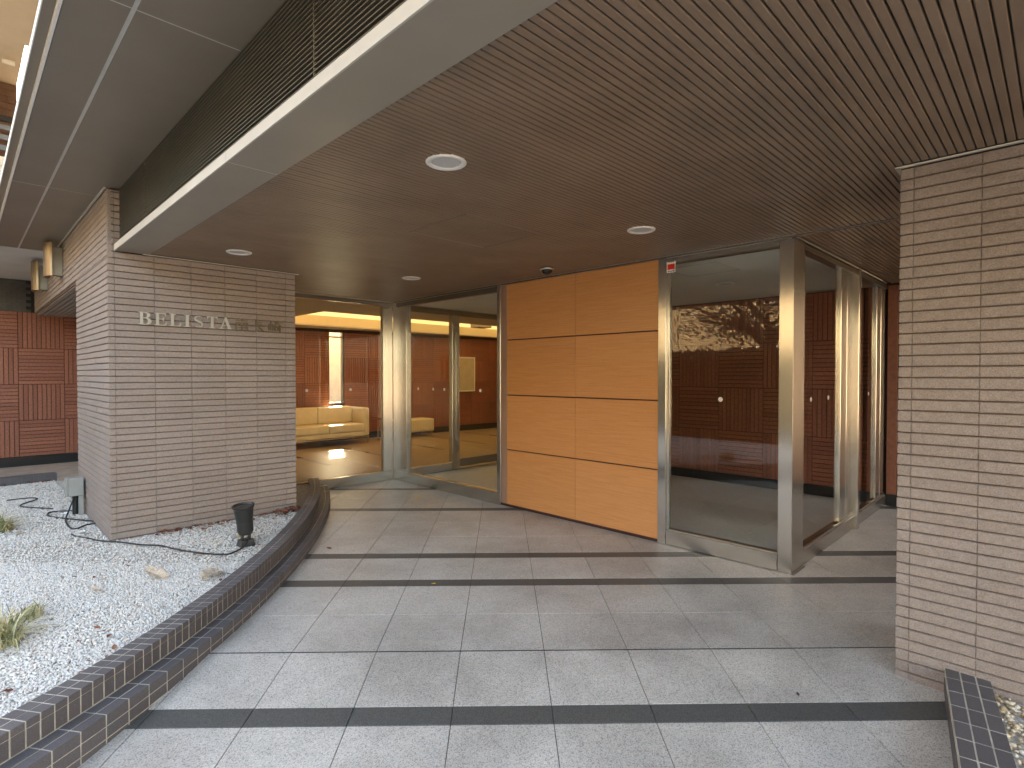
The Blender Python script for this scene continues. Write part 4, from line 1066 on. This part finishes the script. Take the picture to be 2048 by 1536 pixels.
for k in range(12): MB().box(-4, .73, 11.40, 11.43, 3.02 + k * .145, 3.02 + k * .145 + .137).part('balcony_board', WHITEWALL, wg)
MB().tube([(.52, 11.0, 6.03), (.66, 11.0, 6.03)], .035, 14).part('soffit_lamp', WHITE, wg)

def house(x, y, sx, sy, h, mat, label, wins, roof=1):
    t = thing('house', label, 'house', (x, y, -.3))
    MB().box(x - sx / 2, x + sx / 2, y - sy / 2, y + sy / 2, -.3, h).part('wall', mat, t)
    if roof:
        xa, xb, ya, yb = x - sx / 2 - .5, x + sx / 2 + .5, y - sy / 2 - .5, y + sy / 2 + .5
        MB().mesh([(xa, ya, h + .001), (xb, ya, h + .001), (xb, yb, h + .001), (xa, yb, h + .001), (x, ya, h + 1.6), (x, yb, h + 1.6)], [(0, 3, 2, 1), (0, 1, 4), (2, 3, 5), (1, 2, 5, 4), (3, 0, 4, 5)]).part('roof', ROOFM, t)
    else: MB().box(x - sx / 2 - .1, x + sx / 2 + .1, y - sy / 2 - .1, y + sy / 2 + .1, h + .001, h + .25).part('roof', FASCIA, t)
    for (wy, wz, ww, wh) in wins:
        f = MB().box(x + sx / 2 + .001, x + sx / 2 + .06, wy - ww / 2 - .06, wy + ww / 2 + .06, wz - .06, wz + wh + .06).part('window', FASCIA_LIT, t)
        MB().box(x + sx / 2 + .0605, x + sx / 2 + .075, wy - ww / 2, wy - .02, wz, wz + wh).part('pane', WINM, f)
        MB().box(x + sx / 2 + .0605, x + sx / 2 + .075, wy + .02, wy + ww / 2, wz, wz + wh).part('pane', WINM, f)
house(-15, 17.0, 8, 9, 5.6, HOUSE, 'cream rendered house across the street with dark windows', [(13.2, 1.3, 1.5, 1.4), (17.6, 1.3, 1.5, 1.4), (13.2, 3.9, 1.5, 1.1), (17.6, 3.9, 1.5, 1.1)])
house(-15.5, 5.6, 8, 12.0, 8.0, HOUSE2, 'sand flat-roofed house across the street opposite the entrance', [(1.8, 1.0, 1.8, 1.4), (6.8, 1.0, 1.8, 1.4), (1.8, 4.0, 1.8, 1.4), (6.8, 4.0, 1.8, 1.4)], 0)
house(-14, -8, 8, 10, 5.6, HOUSE, 'cream house across the street behind the camera to the right', [(-10, 1.2, 1.6, 1.4), (-6, 1.2, 1.6, 1.4), (-10, 3.9, 1.6, 1.2), (-6, 3.9, 1.6, 1.2)])
nbw = thing('neighbour_house', 'brown neighbouring house beyond the right passage', 'house', (6, -9, 0))
MB().box(-1, 16, -17, -12.5, -.3, 4.6).part('wall', plain('brown_render', (.27, .23, .19), .9), nbw); MB().box(-1.3, 16.3, -17.3, -12.2, 4.601, 4.8).part('roof', ROOFM, nbw)
def tree(x, y, h, seed, label, lean=(0, 0), nleaf=3600, cr=1.9):
    r = random.Random(seed); t = thing('street_tree', label, 'tree', (x, y, -.25), 'trees across the street')
    mb = MB(); top = Vector((x + lean[0], y + lean[1], h * .55)); base = Vector((x, y, -.3))
    mid = (base + top) / 2 + Vector((r.uniform(-.1, .1), r.uniform(-.1, .1), 0))
    mb.tube([base, mid, top], [.17, .14, .11], 9); tips = []
    for i in range(9):
        a = i * 2.4 + r.uniform(-.3, .3); st_ = base.lerp(top, r.uniform(.62, 1)); L = r.uniform(.9, 1.7) * cr / 1.9
        e_ = st_ + Vector((math.cos(a) * L, math.sin(a) * L, r.uniform(.3, 1.3)))
        m_ = (st_ + e_) / 2 + Vector((0, 0, .18)); mb.tube([st_, m_, e_], [.075, .05, .02], 6); tips += [e_, m_, st_.lerp(e_, .75)]
        for _ in range(2):
            q = e_ + Vector((r.uniform(-.6, .6), r.uniform(-.6, .6), r.uniform(-.2, .6))); mb.tube([m_, (m_ + q) / 2 + Vector((0, 0, .08)), q], [.03, .02, .008], 5); tips.append(q)
    mb.part('trunk', BARK, t)
    lf = MB()
    for i in range(nleaf):
        c = r.choice(tips) + Vector((r.gauss(0, .42), r.gauss(0, .42), r.gauss(0, .34)))
        s_ = r.uniform(.03, .065); q = Vector((r.gauss(0, 1), r.gauss(0, 1), r.gauss(0, 1))).normalized(); u_ = q.orthogonal().normalized(); v_ = q.cross(u_)
        lf.poly([c - u_ * s_, c + v_ * s_ * .45, c + u_ * s_, c - v_ * s_ * .45])
    kind(lf.part('crown', FOL, t), 'stuff'); return t
tree(-5.2, 5.5, 4.6, 11, 'leafy tree with a leaning forked trunk standing across from the glass box', (.2, -.7), 4600, 2.5)
tree(-5.6, 9.6, 4.8, 12, 'leafy tree standing farther up the street', (-.2, -.3))
tree(-5.2, -2.5, 5.0, 13, 'leafy tree standing behind the camera', (.2, .4))

house(-15, 25.5, 8, 9, 4.6, HOUSE, 'cream house with one dark window, far up the street', [(24.4, 1.55, 1.7, 1.2)])
hg = thing('added_hedge', 'unseen dark foliage row added to darken the lower glass reflections', 'added_hedge', (-4.4, 7.5, -.3))  # added out of view so the lower reflections in glass and steel turn dark
hb = MB(); rh = random.Random(5)
for i in range(9000):
    c = Vector((-4.5 + rh.choice([-1, 1]) * .45 * rh.uniform(.75, 1.05) if i % 3 else -4.5 + rh.uniform(-.45, .45), rh.uniform(1.5, 12.5), rh.uniform(-.3, 1.95) if i % 3 else 1.95 + rh.gauss(0, .06)))
    s_ = rh.uniform(.04, .08); q = Vector((rh.gauss(0, 1), rh.gauss(0, 1), rh.gauss(0, 1))).normalized(); u_ = q.orthogonal().normalized(); v_ = q.cross(u_)
    hb.poly([c - u_ * s_, c + v_ * s_ * .6, c + u_ * s_, c - v_ * s_ * .6])
kind(hb.part('foliage', FOL, hg), 'stuff')
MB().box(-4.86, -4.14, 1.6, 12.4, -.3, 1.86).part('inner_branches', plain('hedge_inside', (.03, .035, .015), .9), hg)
